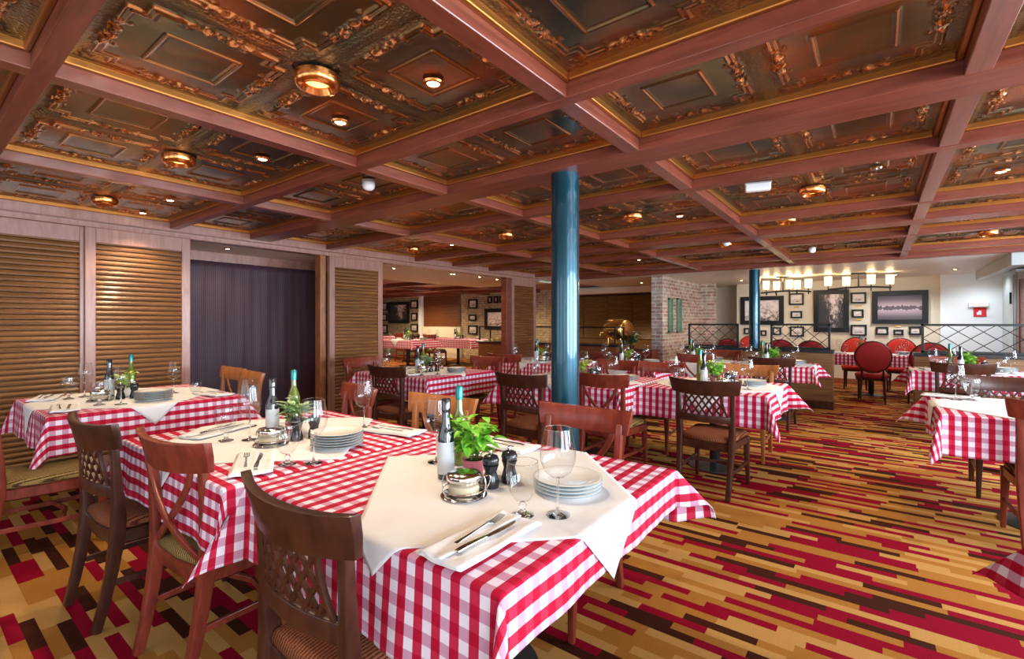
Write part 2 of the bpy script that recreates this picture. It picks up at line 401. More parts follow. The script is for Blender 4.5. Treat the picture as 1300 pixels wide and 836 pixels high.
for xa, xb in XBAYS:
    for ya, yb in YBAYS:
        sx, sy = xb-xa, yb-ya
        if sy < .2: continue
        key = (2, 2 if sy > 1.0 else 1)
        if key not in PM: PM[key] = panelmesh(*key, 1., 1.)
        if xa < 2.5:
            o = bpy.data.objects.new('pressed_copper_panel', PM[key]); COL.objects.link(o); o.parent = ceil_o
            o.location = ((xa+xb)/2, (ya+yb)/2, CEIL+BH+.008); o.scale = (sx-.03, sy-.03, 1)
            mb = MB(); z0, z1 = CEIL+BH-.026, CEIL+BH+.012
            mb.box(xa, xa+TR, ya, yb, z0, z1); mb.box(xb-TR, xb, ya, yb, z0, z1)
            mb.box(xa+TR, xb-TR, ya, ya+TR, z0, z1); mb.box(xa+TR, xb-TR, yb-TR, yb, z0, z1)
            obj('gilt_moulding', mb, MAT['gold'], ceil_o, bevel=.006)
# far area + lobby ceilings
struct(obj('ceiling_far', MB().box(-5.75, 6.5, YEND+.002, YF+1.2, CEIL+.02, CEIL+.1), MAT['ceil2']))
cs = struct(obj('ceiling_side', MB().box(-17, -5.76, YB, YF+.2, 2.31, 2.38), MAT['warmb']))
for y in (4.6, 6.2, 7.8, 9.4, 11.0): obj('ceiling_beam', MB().box(-17, -7.95, y, y+.12, 2.22, 2.31), MAT['beam'], cs)
for x in (-8.2, -10.2, -12.2): obj('ceiling_beam', MB().box(x, x+.12, YB, YF, 2.225, 2.31), MAT['beam2'], cs)
struct(obj('trim_1', MB().box(-7.9, -5.76, YB, 9.0, 2.2, 2.3), MAT['cream']))
# --- left wall: header, posts, sliding shutters, drape
struct(obj('trim_2', MB().box(-5.75, -5.6, YB, 8.3, 2.185, 2.25), MAT['frame'], bevel=.004))
struct(obj('wall_left', MB().box(-6.75, -6.68, YB, 4.7, 0, 2.2), MAT['cream']))
def shutter(y0, y1, label, mat, x=XL, pf=.075):
    t = thing('sliding_shutter', label, 'shutter', (x, (y0+y1)/2, 0), 0)
    h = (y1-y0)/2; mb = MB()
    mb.box(-.03, .03, -h, -h+pf, .0, 2.184); mb.box(-.03, .03, h-pf, h, .0, 2.184)
    mb.box(-.03, .03, -h+pf, h-pf, 2.05, 2.184); mb.box(-.03, .03, -h+pf, h-pf, 0, .12)
    obj('shutter_frame', mb, MAT['frame'], t, bevel=.004)
    mb = MB(); P = .0455; z = .125
    while z < 2.045:
        zt = min(z+P*.93, 2.05)
        mb.add([(-.012, -h+pf, z), (.016, -h+pf, z+.004), (.020, -h+pf, z+P*.45), (.006, -h+pf, zt), (-.014, -h+pf, zt),
                (-.012, h-pf, z), (.016, h-pf, z+.004), (.020, h-pf, z+P*.45), (.006, h-pf, zt), (-.014, h-pf, zt)],
               [(0,1,6,5),(1,2,7,6),(2,3,8,7),(3,4,9,8),(4,0,5,9),(4,3,2,1,0),(5,6,7,8,9)])
        z += P
    obj('slats', mb, mat, t)
    return t
shutter(YB+.05, -.62, 'wide slatted wooden shutter panel at the far left beyond the frame edge', MAT['slat'])
shutter(-.60, 1.07, 'slatted wooden sliding shutter at the left edge, left of the narrow upright', MAT['slat'], XL-.03, .03)
shutter(1.07, 1.89, 'slatted wooden sliding shutter between the upright and the purple drape', MAT['slat'], XL, .075)
shutter(3.46, 4.29, 'slatted wooden sliding shutter between the purple drape and the open doorway', MAT['slat'])
shutter(7.33, 8.14, 'reddish slatted shutter right of the doorway, beside the teal column', MAT['slatr'])
struct(obj('trim_3', MB().box(-5.78, -5.66, 3.37, 3.45, 0, 2.2), MAT['warmb'], bevel=.005))
struct(obj('trim_4', MB().box(-5.76, -5.63, 7.2, 7.32, 0, 2.184), MAT['beam'], bevel=.005))
struct(obj('trim_5', MB().box(-6.64, -6.52, 1.3, 4.6, 2.08, 2.2), MAT['frame'], bevel=.005))
# purple drape with soft folds
P = []
for i in range(121):
    y = 1.3+3.3*i/120; row = []
    for j in range(25):
        z = .02+2.06*j/24; a = .005*math.sin(y*23+1.2*math.sin(z*2))+.003*math.sin(y*57+z)
        a += .012*math.exp(-((y-2.3-z*.5)/.05)**2)*max(0, 1-z/1.5)
        row.append((a, y, z))
    P.append(row)
tag(obj('drape', MB().grid(P), MAT['curtain'], loc=(-6.48, 0, 0), smooth=3, solid=.006), 'dark purple full-height drape hanging in the opening between two shutters', 'curtain')
# adjacent room walls
struct(obj('wall_far_left', MB().box(-17, -7.1, 12.0, 12.15, 0, 2.4), MAT['brickp'], uvfn=boxuv))
struct(obj('wall_side', MB().box(-17.1, -17, 3.5, 12.1, 0, 2.4), MAT['cream']))
struct(obj('wall_side_back', MB().box(-17, -6.7, 3.4, 3.5, 0, 2.4), MAT['cream']))
struct(obj('floor_side', MB().box(-17, -6.9, 3.55, 11.98, 0, .10), MAT['carpet']))
# right/window side (daylight comes from here); back wall windows added to bring light
wr = MB(); wr.box(XR, XR+.12, YB, YF, 0, .62); wr.box(XR, XR+.12, YB, YF, 2.2, 2.4)
WIN = [(-1.7, .3), (.8, 2.8), (3.3, 5.3), (5.8, 7.8)]
ys = [YB]+[v for w in WIN for v in w]+[YF]
for i in range(0, len(ys), 2): wr.box(XR, XR+.12, ys[i], ys[i+1], .62, 2.2)
struct(obj('wall_right', wr, MAT['cream']))
for i, (a, b_) in enumerate(WIN):
    w = struct(obj('window_%d' % (i+1), MB().box(XR+.05, XR+.07, a, b_, .62, 2.2), MAT['pane']))
    mb = MB(); mb.box(XR, XR+.1, a, a+.05, .62, 2.2); mb.box(XR, XR+.1, b_-.05, b_, .62, 2.2); mb.box(XR, XR+.1, a, b_, .62, .68); mb.box(XR, XR+.1, a, b_, 2.14, 2.2)
    obj('window_frame', mb, MAT['warmb'], w, bevel=.004)
wb = MB(); wb.box(-6.7, XR, YB-.12, YB, 0, .6); wb.box(-6.7, XR, YB-.12, YB, 2.1, 2.4)
WB_FILL = [(-5.2, -3.2), (-2.7, -.7), (-.2, 1.8)]  # unseen windows behind the camera, added to bring in light
xs_ = [-6.7]+[v for w in WB_FILL for v in w]+[XR]
for i in range(0, len(xs_), 2): wb.box(xs_[i], xs_[i+1], YB-.12, YB, .6, 2.1)
struct(obj('wall_back', wb, MAT['cream']))
for i, (a, b_) in enumerate(WB_FILL):
    w = struct(obj('window_%d' % (i+5), MB().box(a, b_, YB-.08, YB-.06, .6, 2.1), MAT['pane']))
    mb = MB(); mb.box(a, a+.05, YB-.1, YB, .6, 2.1); mb.box(b_-.05, b_, YB-.1, YB, .6, 2.1); mb.box(a, b_, YB-.1, YB, .6, .66); mb.box(a, b_, YB-.1, YB, 2.04, 2.1)
    obj('window_frame', mb, MAT['warmb'], w, bevel=.004)
# far picture wall
XC = onY(1193, 400, YF)[0]; XG = onY(1270, 400, YF)[0]
struct(obj('wall_far', MB().box(-2.75, XC, YF, YF+.15, 0, 2.3), MAT['cream']))
struct(obj('wall_far_right', MB().box(XC, 6.5, YF-.10, YF+.15, 0, 2.3), MAT['coolw']))
struct(obj('wall_recess', MB().box(-5.7, -2.7, 13.6, 13.7, 0, 2.3), MAT['cream']))
struct(obj('wall_recess_side', MB().box(-2.75, -2.65, YF+.15, 13.7, 0, 2.3), MAT['cream']))
struct(obj('baseboard_far', MB().box(-2.7, XC, YF-.02, YF, 0, .1), MAT['warmb']))
struct(obj('trim_6', MB().box(XG-.42, XG-.28, 9.2, 12.1, 2.10, 2.27), MAT['greyp'], bevel=.005))
# grey lockers and brown shutters on the right
t = thing('locker', 'tall grey locker door at the far right end of the white wall', 'locker', (XG+.02, 12.2, 0))
mb = MB().box(0, .5, -.5, .48, 0, 2.24); obj('body', mb, MAT['greyp'], t, bevel=.004)
obj('door', MB().box(-.02, 0, -.44, .42, .1, 2.15), MAT['greyp'], t, bevel=.003)
obj('handle', MB().box(-.045, -.02, -.35, -.31, 1.65, 1.85), MAT['black'], t, bevel=.003)
t = shutter(9.0, 11.6, 'reddish brown slatted panel at the far right edge behind the lattice rail', MAT['slatr'], XG+.06)
struct(obj('wall_brick', MB().box(-3.66, -3.43, 9.5, 12.0, 0, 2.27), MAT['brick'], uvfn=boxuv))
struct(obj('wall_brick_return', MB().box(-3.66, -3.08, 12.0, 12.2, 0, 2.27), MAT['brick'], uvfn=boxuv))
struct(obj('wall_brick_pier', MB().box(-5.95, -5.55, 9.3, 9.6, 0, 2.27), MAT['brick'], uvfn=boxuv))
for i, (p0, p1, side) in enumerate(((847.5, 853, 'nearer the pillar edge'), (858.5, 864, 'farther along the wall'))):
    y0, z1 = onX(p0, 378, -3.43); y1, _ = onX(p1, 378, -3.43); z0 = onX(p0, 422, -3.43)[1]
    t = thing('slit_window', 'narrow green-framed slit window in the brick wall, %s' % side, 'window', (-3.425, (y0+y1)/2, z0))
    h = (y1-y0)/2; H_ = z1-z0
    mb = MB(); mb.box(-.0, .03, -h, -h+.04, 0, H_); mb.box(0, .03, h-.04, h, 0, H_); mb.box(0, .03, -h, h, 0, .04); mb.box(0, .03, -h, h, H_-.04, H_)
    obj('window_frame', mb, plain('sage_green_paint', (.10, .22, .15), .5) if i == 0 else bpy.data.materials['sage_green_paint'], t, bevel=.003)
    mb = MB()
    for k in range(14): mb.box(.004, .018, -h+.04, h-.04, .05+k*(H_-.1)/14, .05+(k+.7)*(H_-.1)/14)
    obj('louvre', mb, bpy.data.materials['sage_green_paint'], t)
# shutters behind buffet + cornice
struct(obj('wall_buffet', MB().box(-7.1, -3.66, 12.0, 12.15, 0, 2.3), MAT['slatd']))
for i in range(5):
    xa = -7.31+i*.73
    t = thing('window_blind', ['dark slatted blind farthest left behind the teal column', 'dark slatted blind second from left behind the teal column', 'dark slatted blind behind the buffet, beside the teal column', 'middle dark slatted blind behind the brass roaster', 'dark slatted blind right up against the brick pillar'][i], 'blind', (xa+.36, 11.98, 0))
    mb = MB(); z = .9
    while z < 2.05:
        mb.add([(-.35,0,z),(.35,0,z),(.35,-.022,z+.008),(-.35,-.022,z+.008),(-.35,-.004,z+.05),(.35,-.004,z+.05)], [(0,1,2,3),(3,2,5,4),(4,5,1,0),(0,3,4),(1,5,2)]); z += .052
    obj('slats', mb, MAT['slatd'], t)
    obj('head_rail', MB().box(-.36, .36, -.05, .01, 2.05, 2.10), MAT['dark'], t, bevel=.003)
struct(obj('trim_7', MB().box(-7.1, -3.67, 11.6, 11.9, 2.1, 2.26), MAT['cream'], bevel=.01))
# ------------------------------------------------------------------ teal columns
def column(x, y, lab):
    t = thing('column', lab, 'column', (x, y, 0))
    obj('shaft', MB().lathe([(.088, .03), (.088, CEIL+.0)], 40), MAT['teal'], t, smooth=.7)
    obj('base_ring', MB().lathe([(.105, 0), (.105, .035), (.09, .045)], 40), MAT['teal'], t, smooth=.7)
    return t
column(-1.55, 2.58, 'round teal-painted steel column rising behind the foreground table to the ceiling')
column(-1.70, 9.25, 'round teal-painted steel column farther back, beside the black lattice screens')

# ================================================================== PARTITIONS WITH LATTICE
def lattice(x0, x1, y, z0, z1, lab, n, rows=2):
    t = thing('lattice_screen', lab, 'screen', ((x0+x1)/2, y, z0)); w = (x1-x0)/2; H_ = z1-z0; mb = MB()
    mb.box(-w, -w+.03, -.015, .015, 0, H_); mb.box(w-.03, w, -.015, .015, 0, H_); mb.box(-w, w, -.015, .015, H_-.03, H_); mb.box(-w, w, -.015, .015, 0, .03)
    obj('frame', mb, MAT['black'], t, bevel=.003)
    mb = MB(); ch = H_-.03; st = (2*w-.03)/n; h2 = ch/rows
    for k in range(-rows, n+1):
        for sgn in (1, -1):
            xa = -w+.015+k*st; xb = xa+rows*st; za, zb = (.015, .015+ch) if sgn > 0 else (.015+ch, .015)
            lo, hi = -w+.015, w-.015
            t0 = max(0, (lo-xa)/(xb-xa)); t1 = min(1, (hi-xa)/(xb-xa))
            if t1 <= t0+.02: continue
            mb.tube([(xa+(xb-xa)*q, 0, za+(zb-za)*q) for q in (t0, t1)], .0055, 6)
    obj('bars', mb, MAT['black'], t, smooth=.8)
YP = 8.80
def halfwall(x0, x1, lab):
    t = thing('partition', lab, 'partition', ((x0+x1)/2, YP, 0)); w = (x1-x0)/2
    obj('body', MB().box(-w, w, -.09, .09, .12, .86), MAT['panelw'], t, bevel=.004)
    obj('plinth', MB().box(-w-.005, w+.005, -.095, .095, 0, .12), MAT['dark'], t, bevel=.004)
    obj('top_rail', MB().box(-w-.01, w+.01, -.11, .11, .86, .91), MAT['blackg'], t, bevel=.004)
halfwall(-2.75, -.52, 'striped walnut half-height partition with black top left of the aisle')
halfwall(.42, 2.0, 'half-height partition with black top at the right of the aisle')
lattice(-2.70, -1.86, YP, .91, 1.31, 'black iron lattice screen on the partition, left of the far teal column', 4)
lattice(-1.38, -.56, YP, .91, 1.31, 'black iron lattice screen on the partition, right of the far teal column', 4)
lattice(.50, 2.0, YP, .91, 1.31, 'long black iron lattice screen at the right in front of the white wall', 6)

# ================================================================== CHAIRS (face +Y, rear legs at -Y)
def arc(x, z=.9):      # y of backrest curve
    base = -.205-.045*((z-.45)/.45)**1.2 if z > .45 else -.205
    return base-.055*(1-(x/.26)**2)
def make_chair(kind, wm, fm):
    def f():
        t = thing('dining_chair'); t['category'] = 'chair'
        for s in (-1, 1):
            pts = []; 
            for z in (0, .12, .25, .38, .46, .56, .66, .76, .83):
                if z <= .46: y = -.205-.075*(1-z/.46)**1.6
                else: y = arc(.205*s, z)+.0165*((z-.46)/.4)
                y += (-.055*(1-(.205/.26)**2))*(1 if z <= .46 else 0)
                pts.append((s*(.185+.022*z/.86), y, z))
            obj('rear_leg', MB().sweep(pts, (1, 0, 0), [.034,.036,.038,.042,.044,.040,.036,.036,.036], [.034,.038,.044,.05,.05,.042,.034,.03,.028]), wm, t, bevel=.005, smooth=.9)
            pts = [(s*.205, .215, 0), (s*.203, .208, .1), (s*.2, .2, .22), (s*.198, .198, .33), (s*.197, .196, .40)]
            obj('front_leg', MB().sweep(pts, (1, 0, 0), [.026,.03,.036,.042,.046], [.026,.03,.036,.042,.046]), wm, t, bevel=.005, smooth=.9)
        # seat apron + pad
        def outline(e, n=10):
            o = []
            for k in range(n+1): o.append((-.205-e+(.41+2*e)*k/n, .205+e+.035*(1-(2*k/n-1)**2)))
            o += [(.215+e, .15), (.212+e, 0), (.20+e, -.15), (.185+e, -.235-e*.5), (.0, -.25-e*.5), (-.185-e, -.235-e*.5), (-.20-e, -.15), (-.212-e, 0), (-.215-e, .15)]
            return o
        def slab(mb, rings):
            vs = []; n = None; fs = []
            for e, z in rings:
                o = outline(e); n = len(o); vs += [(x, y, z) for x, y in o]
            for r in range(len(rings)-1):
                for k in range(n): fs.append((r*n+k, r*n+(k+1) % n, (r+1)*n+(k+1) % n, (r+1)*n+k))
            fs.append(tuple(range(n-1, -1, -1))); fs.append(tuple((len(rings)-1)*n+k for k in range(n)))
            mb.add(vs, fs)
        mb = MB(); slab(mb, [(-.012, .345), (0, .355), (0, .405), (-.01, .41)]); obj('seat_frame', mb, wm, t, smooth=.7)
        mb = MB(); slab(mb, [(-.012, .411), (-.004, .42), (-.004, .435), (-.02, .453), (-.06, .462), (-.12, .466)]); obj('seat', mb, fm, t, smooth=1.2)
        # stretchers
        for s in (-1, 1):
            obj('stretcher', MB().sweep([(s*.188, -.235, .19), (s*.197, 0, .185), (s*.20, .195, .19)], (0, 0, 1), .026, .016), wm, t, bevel=.003)
        obj('stretcher', MB().sweep([(-.197, .02, .187), (0, .06, .187), (.197, .02, .187)], (0, 0, 1), .026, .016), wm, t, bevel=.003)
        # top rail: tall curved board with flared ends
        P0, P1 = [], []
        n = 16; mb = MB(); vs = []; fs = []
        for k in range(n+1):
            q = 2*k/n-1; x = q*.262; y = arc(x, .87); zt = .885+.012*abs(q)**3; zb = .768+.016*q*q
            xt = x*1.03; 
            for (dy, z, xx) in ((-.011, zb, x*.96), (.011, zb, x*.96), (.013, (zt+zb)/2, x*1.0), (.010, zt, xt), (-.012-.008, zt, xt), (-.013, (zt+zb)/2, x)):
                vs.append((xx, y+dy-(z-.83)*.16, z))
        for k in range(n):
            for j in range(6): fs.append((k*6+j, k*6+(j+1) % 6, (k+1)*6+(j+1) % 6, (k+1)*6+j))
        fs.append((5,4,3,2,1,0)); fs.append(tuple(n*6+j for j in range(6)))
        mb.add(vs, fs); obj('top_rail', mb, wm, t, smooth=.9, bevel=.002)
        if kind == 'lattice':
            mb = MB(); Z0, Z1 = .612, .780
            def hw(z): q = (z-Z0)/(Z1-Z0); return .128+.045*(1-q)**2+.008*q
            def W(x, z): return (x, arc(x, z)-.0, z)
            stp = .052; slope = 1.0
            for sg in (1, -1):
                c0 = -.5
                while c0 < .5:
                    pts = []
                    for i in range(25):
                        z = Z0+(Z1-Z0)*i/24; x = c0+sg*(z-(Z0+Z1)/2)*.72
                        if abs(x) <= hw(z): pts.append(W(x, z))
                    if len(pts) >= 3: mb.sweep([pts[0], pts[len(pts)//2], pts[-1]], (0, 1, 0), .010 if sg > 0 else .0092, .013)
                    c0 += stp
            for s in (-1, 1):
                mb.sweep([W(s*hw(Z0+(Z1-Z0)*i/8), Z0+(Z1-Z0)*i/8) for i in range(9)], (0, 1, 0), .014, .014)
            obj('lattice_splat', mb, wm, t)
            mb = MB(); pts = [(x, arc(x, .59), .590) for x in np.linspace(-.19, .19, 11)]
            mb.sweep(pts, (0, 0, 1), .055, .02); obj('lower_rail', mb, wm, t, bevel=.003, smooth=.8)
        else:
            for s in (-1, 1):
                pts = []
                for i in range(15):
                    q = i/14; z = .780-(.780-.45)*q
                    x = s*(.165-.30*q+.0*q) if q < .5 else s*(.015-.30*(q-.5)-.16*(q-.5)**2)
                    x = s*(.155-.33*q**1.6)
                    y = arc(x, z) if z > .5 else arc(x, z)+.0
                    pts.append((x, y+.006*s, z))
                obj('cross_slat', MB().sweep(pts, (0, 1, 0), .014, .027), wm, t, bevel=.003, smooth=.8)
        return t
    return f
CH = {
 ('lattice', 'dark'): Proto(make_chair('lattice', MAT['dark'], MAT['fabr'])),
 ('cross', 'mahog'): Proto(make_chair('cross', MAT['mahog'], MAT['fabg'])),
 ('cross', 'warm'): Proto(make_chair('cross', MAT['warmb'], MAT['fabg'])),
}
def chair(kind, wm, x, y, face, lab, z=0):
    """x,y = position of the backrest top; face = degrees, 0 = facing +Y"""
    a = math.radians(face); bx, by = -math.sin(a)*-.27, math.cos(a)*-.27   # backrest offset in world
    cx, cy = x+math.sin(a)*-.0, y
    ox, oy = (-math.sin(a)*-.27), (math.cos(a)*-.27)
    return CH[(kind, wm)]((x-ox, y-oy, z), a, lab, 'dining chairs in the restaurant')
chair('lattice', 'dark', -1.20, .63, 0, 'nearest dark walnut chair with pierced lattice back, at the foreground table')
chair('cross', 'mahog', -2.17, .66, 6, 'red mahogany crossed-back chair at the left foreground table, striped gold seat')
chair('lattice', 'dark', -2.84, .56, 4, 'dark lattice-back chair at the corner of the left foreground table')
chair('cross', 'mahog', -3.98, .34, -3, 'red mahogany chair cut by the left edge, by the shutter-side table')
chair('cross', 'mahog', -2.84, 1.99, 168, 'mahogany chair on the far side of the left foreground table, before the drape')
chair('cross', 'warm', -2.06, 2.02, 183, 'honey-brown wooden chair behind the left foreground table, by the bottles')
chair('cross', 'mahog', -1.21, 2.21, 180, 'mahogany crossed-back chair behind the foreground table, in front of the teal column')
chair('cross', 'warm', -4.95, 2.05, 178, 'brown chair by the purple drape, farther left of the pair')
chair('cross', 'warm', -4.40, 1.98, 174, 'brown chair by the purple drape, nearer of the pair')
chair('cross', 'mahog', -5.14, 3.60, -88, 'small mahogany crossed-back chair in front of the shutter, at the doorway table')
chair('lattice', 'dark', -3.95, 3.06, 4, 'dark lattice-back chair at the doorway table, left of the centre')
chair('cross', 'mahog', -4.0, 4.72, 184, 'mahogany crossed-back chair on the far side of the doorway table')
chair('lattice', 'dark', -2.44, 3.30, 2, 'dark lattice-back chair just left of the teal column')
chair('cross', 'mahog', -1.90, 3.74, -2, 'mahogany crossed-back chair just right of the teal column')
chair('lattice', 'dark', -1.06, 3.82, -2, 'large dark lattice-back chair standing by the aisle at the middle table')
chair('cross', 'mahog', -2.40, 5.20, 178, 'mahogany chair across the middle table, left of the pair')
chair('cross', 'mahog', -1.90, 5.22, 183, 'mahogany chair across the middle table, right of the pair')
chair('cross', 'warm', -1.05, 5.48, 180, 'brown chair across the aisle-side middle table, before the plant')
chair('lattice', 'dark', -1.05, 6.74, 0, 'dark lattice-back chair at the last table before the striped partition')
chair('cross', 'mahog', -2.0, 6.84, 0, 'mahogany chair in front of the back table, left of the far teal column')
chair('cross', 'mahog', -1.95, 8.18, 180, 'mahogany chair with its back to the black-topped partition')
chair('cross', 'mahog', -4.15, 5.25, 10, 'mahogany crossed-back chair in front of the table left of the teal column')
chair('cross', 'mahog', -3.2, 6.5, 0, 'mahogany chair right behind the teal column, near the buffet')
chair('lattice', 'dark', .82, 5.50, 180, 'dark lattice-back chair on the far side of the right-hand table')
chair('cross', 'mahog', .86, 3.92, 0, 'mahogany chair cut by the right edge at the right-hand table')
chair('lattice', 'dark', .74, 7.05, 0, 'dark lattice-back chair at the farther right table')
chair('cross', 'mahog', .82, 8.40, 180, 'mahogany chair with its back to the right-hand lattice screen')

# oval-back upholstered chairs
def make_oval(um):
    def f():
        t = thing('upholstered_chair'); t['category'] = 'chair'
        def oval(dx, dz, y, cz=.76, n=28): return [(dx*math.cos(2*PI*i/n), y-.12*(cz+dz*math.sin(2*PI*i/n)-.5)-.03*(1-(math.cos(2*PI*i/n))**2), cz+dz*math.sin(2*PI*i/n)) for i in range(n)]
        mb = MB(); rings = [oval(.20, .21, -.255), oval(.235, .245, -.245), oval(.24, .25, -.225), oval(.235, .245, -.205), oval(.19, .2, -.19)]
        vs = [p for r in rings for p in r]; n = 28; fs = [(j*n+i, j*n+(i+1) % n, (j+1)*n+(i+1) % n, (j+1)*n+i) for j in range(4) for i in range(n)]
        fs += [tuple(range(n-1, -1, -1)), tuple(4*n+i for i in range(n))]
        mb.add(vs, fs); obj('backrest', mb, um, t, smooth=1.2)
        mb = MB(); o = oval(.248, .258, -.226); mb.tube(o+[o[0]], .011, 6); obj('back_frame', mb, MAT['dark'], t, smooth=1)
        mb = MB(); rr = [(.0, .40), (.22, .40), (.235, .42), (.235, .46), (.20, .485), (.0, .495)]
        mb.lathe(rr, 28); obj('seat', mb, um, t, smooth=1.2)
        mb = MB().lathe([(.225, .365), (.228, .40), (.0, .40)], 28); obj('seat_frame', mb, MAT['dark'], t, smooth=.8)
        for s in (-1, 1):
            obj('front_leg', MB().tube([(s*.17, .15, .38), (s*.175, .16, .2), (s*.18, .165, 0)], [.022, .017, .012], 8), MAT['dark'], t, smooth=1)
            obj('rear_leg', MB().tube([(s*.14, -.235, .56), (s*.15, -.20, .40), (s*.16, -.21, .2), (s*.165, -.25, 0)], [.014, .02, .017, .012], 8), MAT['dark'], t, smooth=1)
        return t
    return f
OV = {'d': Proto(make_oval(MAT['redup'])), 'b': Proto(make_oval(MAT['redup2']))}
for x, y, k, a, l in [(-.06, 10.1, 'd', 3, 'dark red oval-back upholstered chair in the gap of the aisle, seen whole'),
        (-.82, 9.85, 'd', -14, 'dark red oval-back chair directly behind the striped partition end'),
        (-1.38, 10.1, 'd', 0, 'dark red oval-back chair behind the lattice screen right of the far column'),
        (-2.20, 10.0, 'd', -8, 'dark red oval-back chair behind the left lattice screen'),
        (.62, 10.0, 'd', 8, 'dark red oval-back chair behind the start of the right lattice screen'),
        (-.33, 11.75, 'b', 180, 'bright red oval-back chair across the table, under the column of small pictures'),
        (.36, 11.75, 'b', 176, 'bright red oval-back chair across the table, under the wide picture'),
        (-2.30, 11.75, 'b', 180, 'bright red oval-back chair across the table, under the left picture')]:
    OV[k]((x, y, 0), math.radians(a), l, 'round-backed red chairs in the alcove')

# ================================================================== TABLES AND CLOTHS
def drape_fn(rect, z0, ovs, g=.8, seed=0, flap=None, r=.010, amp=.012, off=0):
    x0, x1, y0, y1 = rect; rnd = random.Random(seed); ph = [rnd.uniform(0, 6) for _ in range(8)]
    flap = flap or {}
    def prof(s):
        if s < r*PI/2: a = s/r; return r*math.sin(a), r*(1-math.cos(a))
        return r, r+(s-r*PI/2)
    def fn(U, V):
        sx = 1 if U > x1 else (-1 if U < x0 else 0); sy = 1 if V > y1 else (-1 if V < y0 else 0)
        du = (U-x1) if sx > 0 else (x0-U if sx < 0 else 0); dv = (V-y1) if sy > 0 else (y0-V if sy < 0 else 0)
        bx = min(max(U, x0), x1); by = min(max(V, y0), y1)
        if not sx and not sy: return (U, V, z0)
        if sx and sy:
            q = math.hypot(du, dv); th = math.atan2(dv, du); o, dz = prof(q); s2 = math.sin(2*th)
            al = math.radians(flap.get((sx, sy), (45, g))[0]); gg = flap.get((sx, sy), (45, g))[1]
            h = q*.707*s2*gg; fx, fy = math.cos(al), math.sin(al)
            lat = .16*q*math.cos(2*th)*s2
            o += off*min(1, q/.012); px = bx+sx*(o*math.cos(th)+h*fx+lat*fy+.04*q*(math.cos(th))); py = by+sy*(o*math.sin(th)+h*fy-lat*fx+.04*q*(math.sin(th)))
            z = z0-dz*math.sqrt(max(.05, 1-(.707*s2*gg)**2))
            return (px, py, z)
        s = du if sx else dv; o, dz = prof(s); tt = (V if sx else U)
        k = (0 if sx > 0 else 1) if sx else (2 if sy > 0 else 3)
        # distance to table corners damps waves
        lo, hi = (y0, y1) if sx else (x0, x1); e = min(tt-lo, hi-tt); damp = min(1, e/.15)
        wv = amp*damp*(s/.25)*(math.sin(tt*13+ph[k])+.5*math.sin(tt*29+ph[k+4]))
        o += .04*s+wv+off*min(1, s/.012)
        o = max(o, r*min(1, s/r))
        return (bx+sx*o*1., by+sy*o*1., z0-dz) if not (sx and sy) else None
    return fn
def lin(a, b_, n): return [a+(b_-a)*i/n for i in range(n+1)]
def axis(lo, a, b_, hi, n_in, n_out):
    s = []
    if lo < a-1e-6: s += lin(lo, a-.016, n_out)+[a-.010, a-.005]
    s += lin(a, b_, n_in)
    if hi > b_+1e-6: s += [b_+.005, b_+.010]+lin(b_+.016, hi, n_out)
    return s
def cloth(name, rect, ovs, z0, mat, label, cat, group, seed=0, flap=None, res=1., amp=.012, g=.8, diamond=None, off=0):
    x0, x1, y0, y1 = rect; l, rr, n_, f_ = ovs      # overhang -X, +X, -Y, +Y
    fn = drape_fn(rect, z0, ovs, g, seed, flap, amp=amp, off=off)
    mb = MB(); UV = []
    if diamond is None:
        us = axis(x0-l, x0, x1, x1+rr, int(24*res), int(14*res)); vs = axis(y0-n_, y0, y1, y1+f_, int(24*res), int(14*res))
        P = [[fn(u, v) for v in vs] for u in us]; UV = [(u, v) for u in us for v in vs]
    else:
        cx, cy, hd, rot = diamond; n = int(44*res); P = []; a = math.radians(rot); e1 = (math.cos(a), math.sin(a)); e2 = (-math.sin(a), math.cos(a)); hs = hd/math.sqrt(2)
        for i in range(n+1):
            row = []
            for j in range(n+1):
                p, q = (2*i/n-1)*hs, (2*j/n-1)*hs; u, v = cx+p*e1[0]+q*e2[0], cy+p*e1[1]+q*e2[1]
                row.append(fn(u, v)); UV.append((u, v))
            P.append(row)
    mb.grid(P)
    me = bpy.data.meshes.new(name); me.from_pydata(mb.v, [], mb.f); me.materials.append(mat)
    ul = me.uv_layers.new(name='UVMap')
    for lp in me.loops: ul.data[lp.index].uv = UV[lp.vertex_index]
    for p in me.polygons: p.use_smooth = True
    o = bpy.data.objects.new(name, me); COL.objects.link(o); 
    md = o.modifiers.new('thickness', 'SOLIDIFY'); md.thickness = .0022; md.offset = 0
    return tag(o, label, cat, group)
ZT = .7565
def make_table(w, d, py=0):
    t = thing('dining_table'); t['category'] = 'table'
    obj('tabletop', MB().box(-w/2, w/2, -d/2, d/2, .715, .7475), MAT['dark'], t, bevel=.005)
    obj('pedestal', MB().lathe([(.045, .02), (.045, .70), (.10, .714), (.0, .715)], 20, (0, py, 0)), MAT['blackg'], t, smooth=.7)
    obj('base', MB().lathe([(.0, 0), (.185 if py == .101 else .23, 0), (.185 if py == .101 else .23, .008), (.10, .022), (.05, .035), (.0, .035)], 32, (0, py, 0)), plain('brushed_base_metal', (.10, .11, .12), .35, .8), t, smooth=.7)
    return t
TB = {}
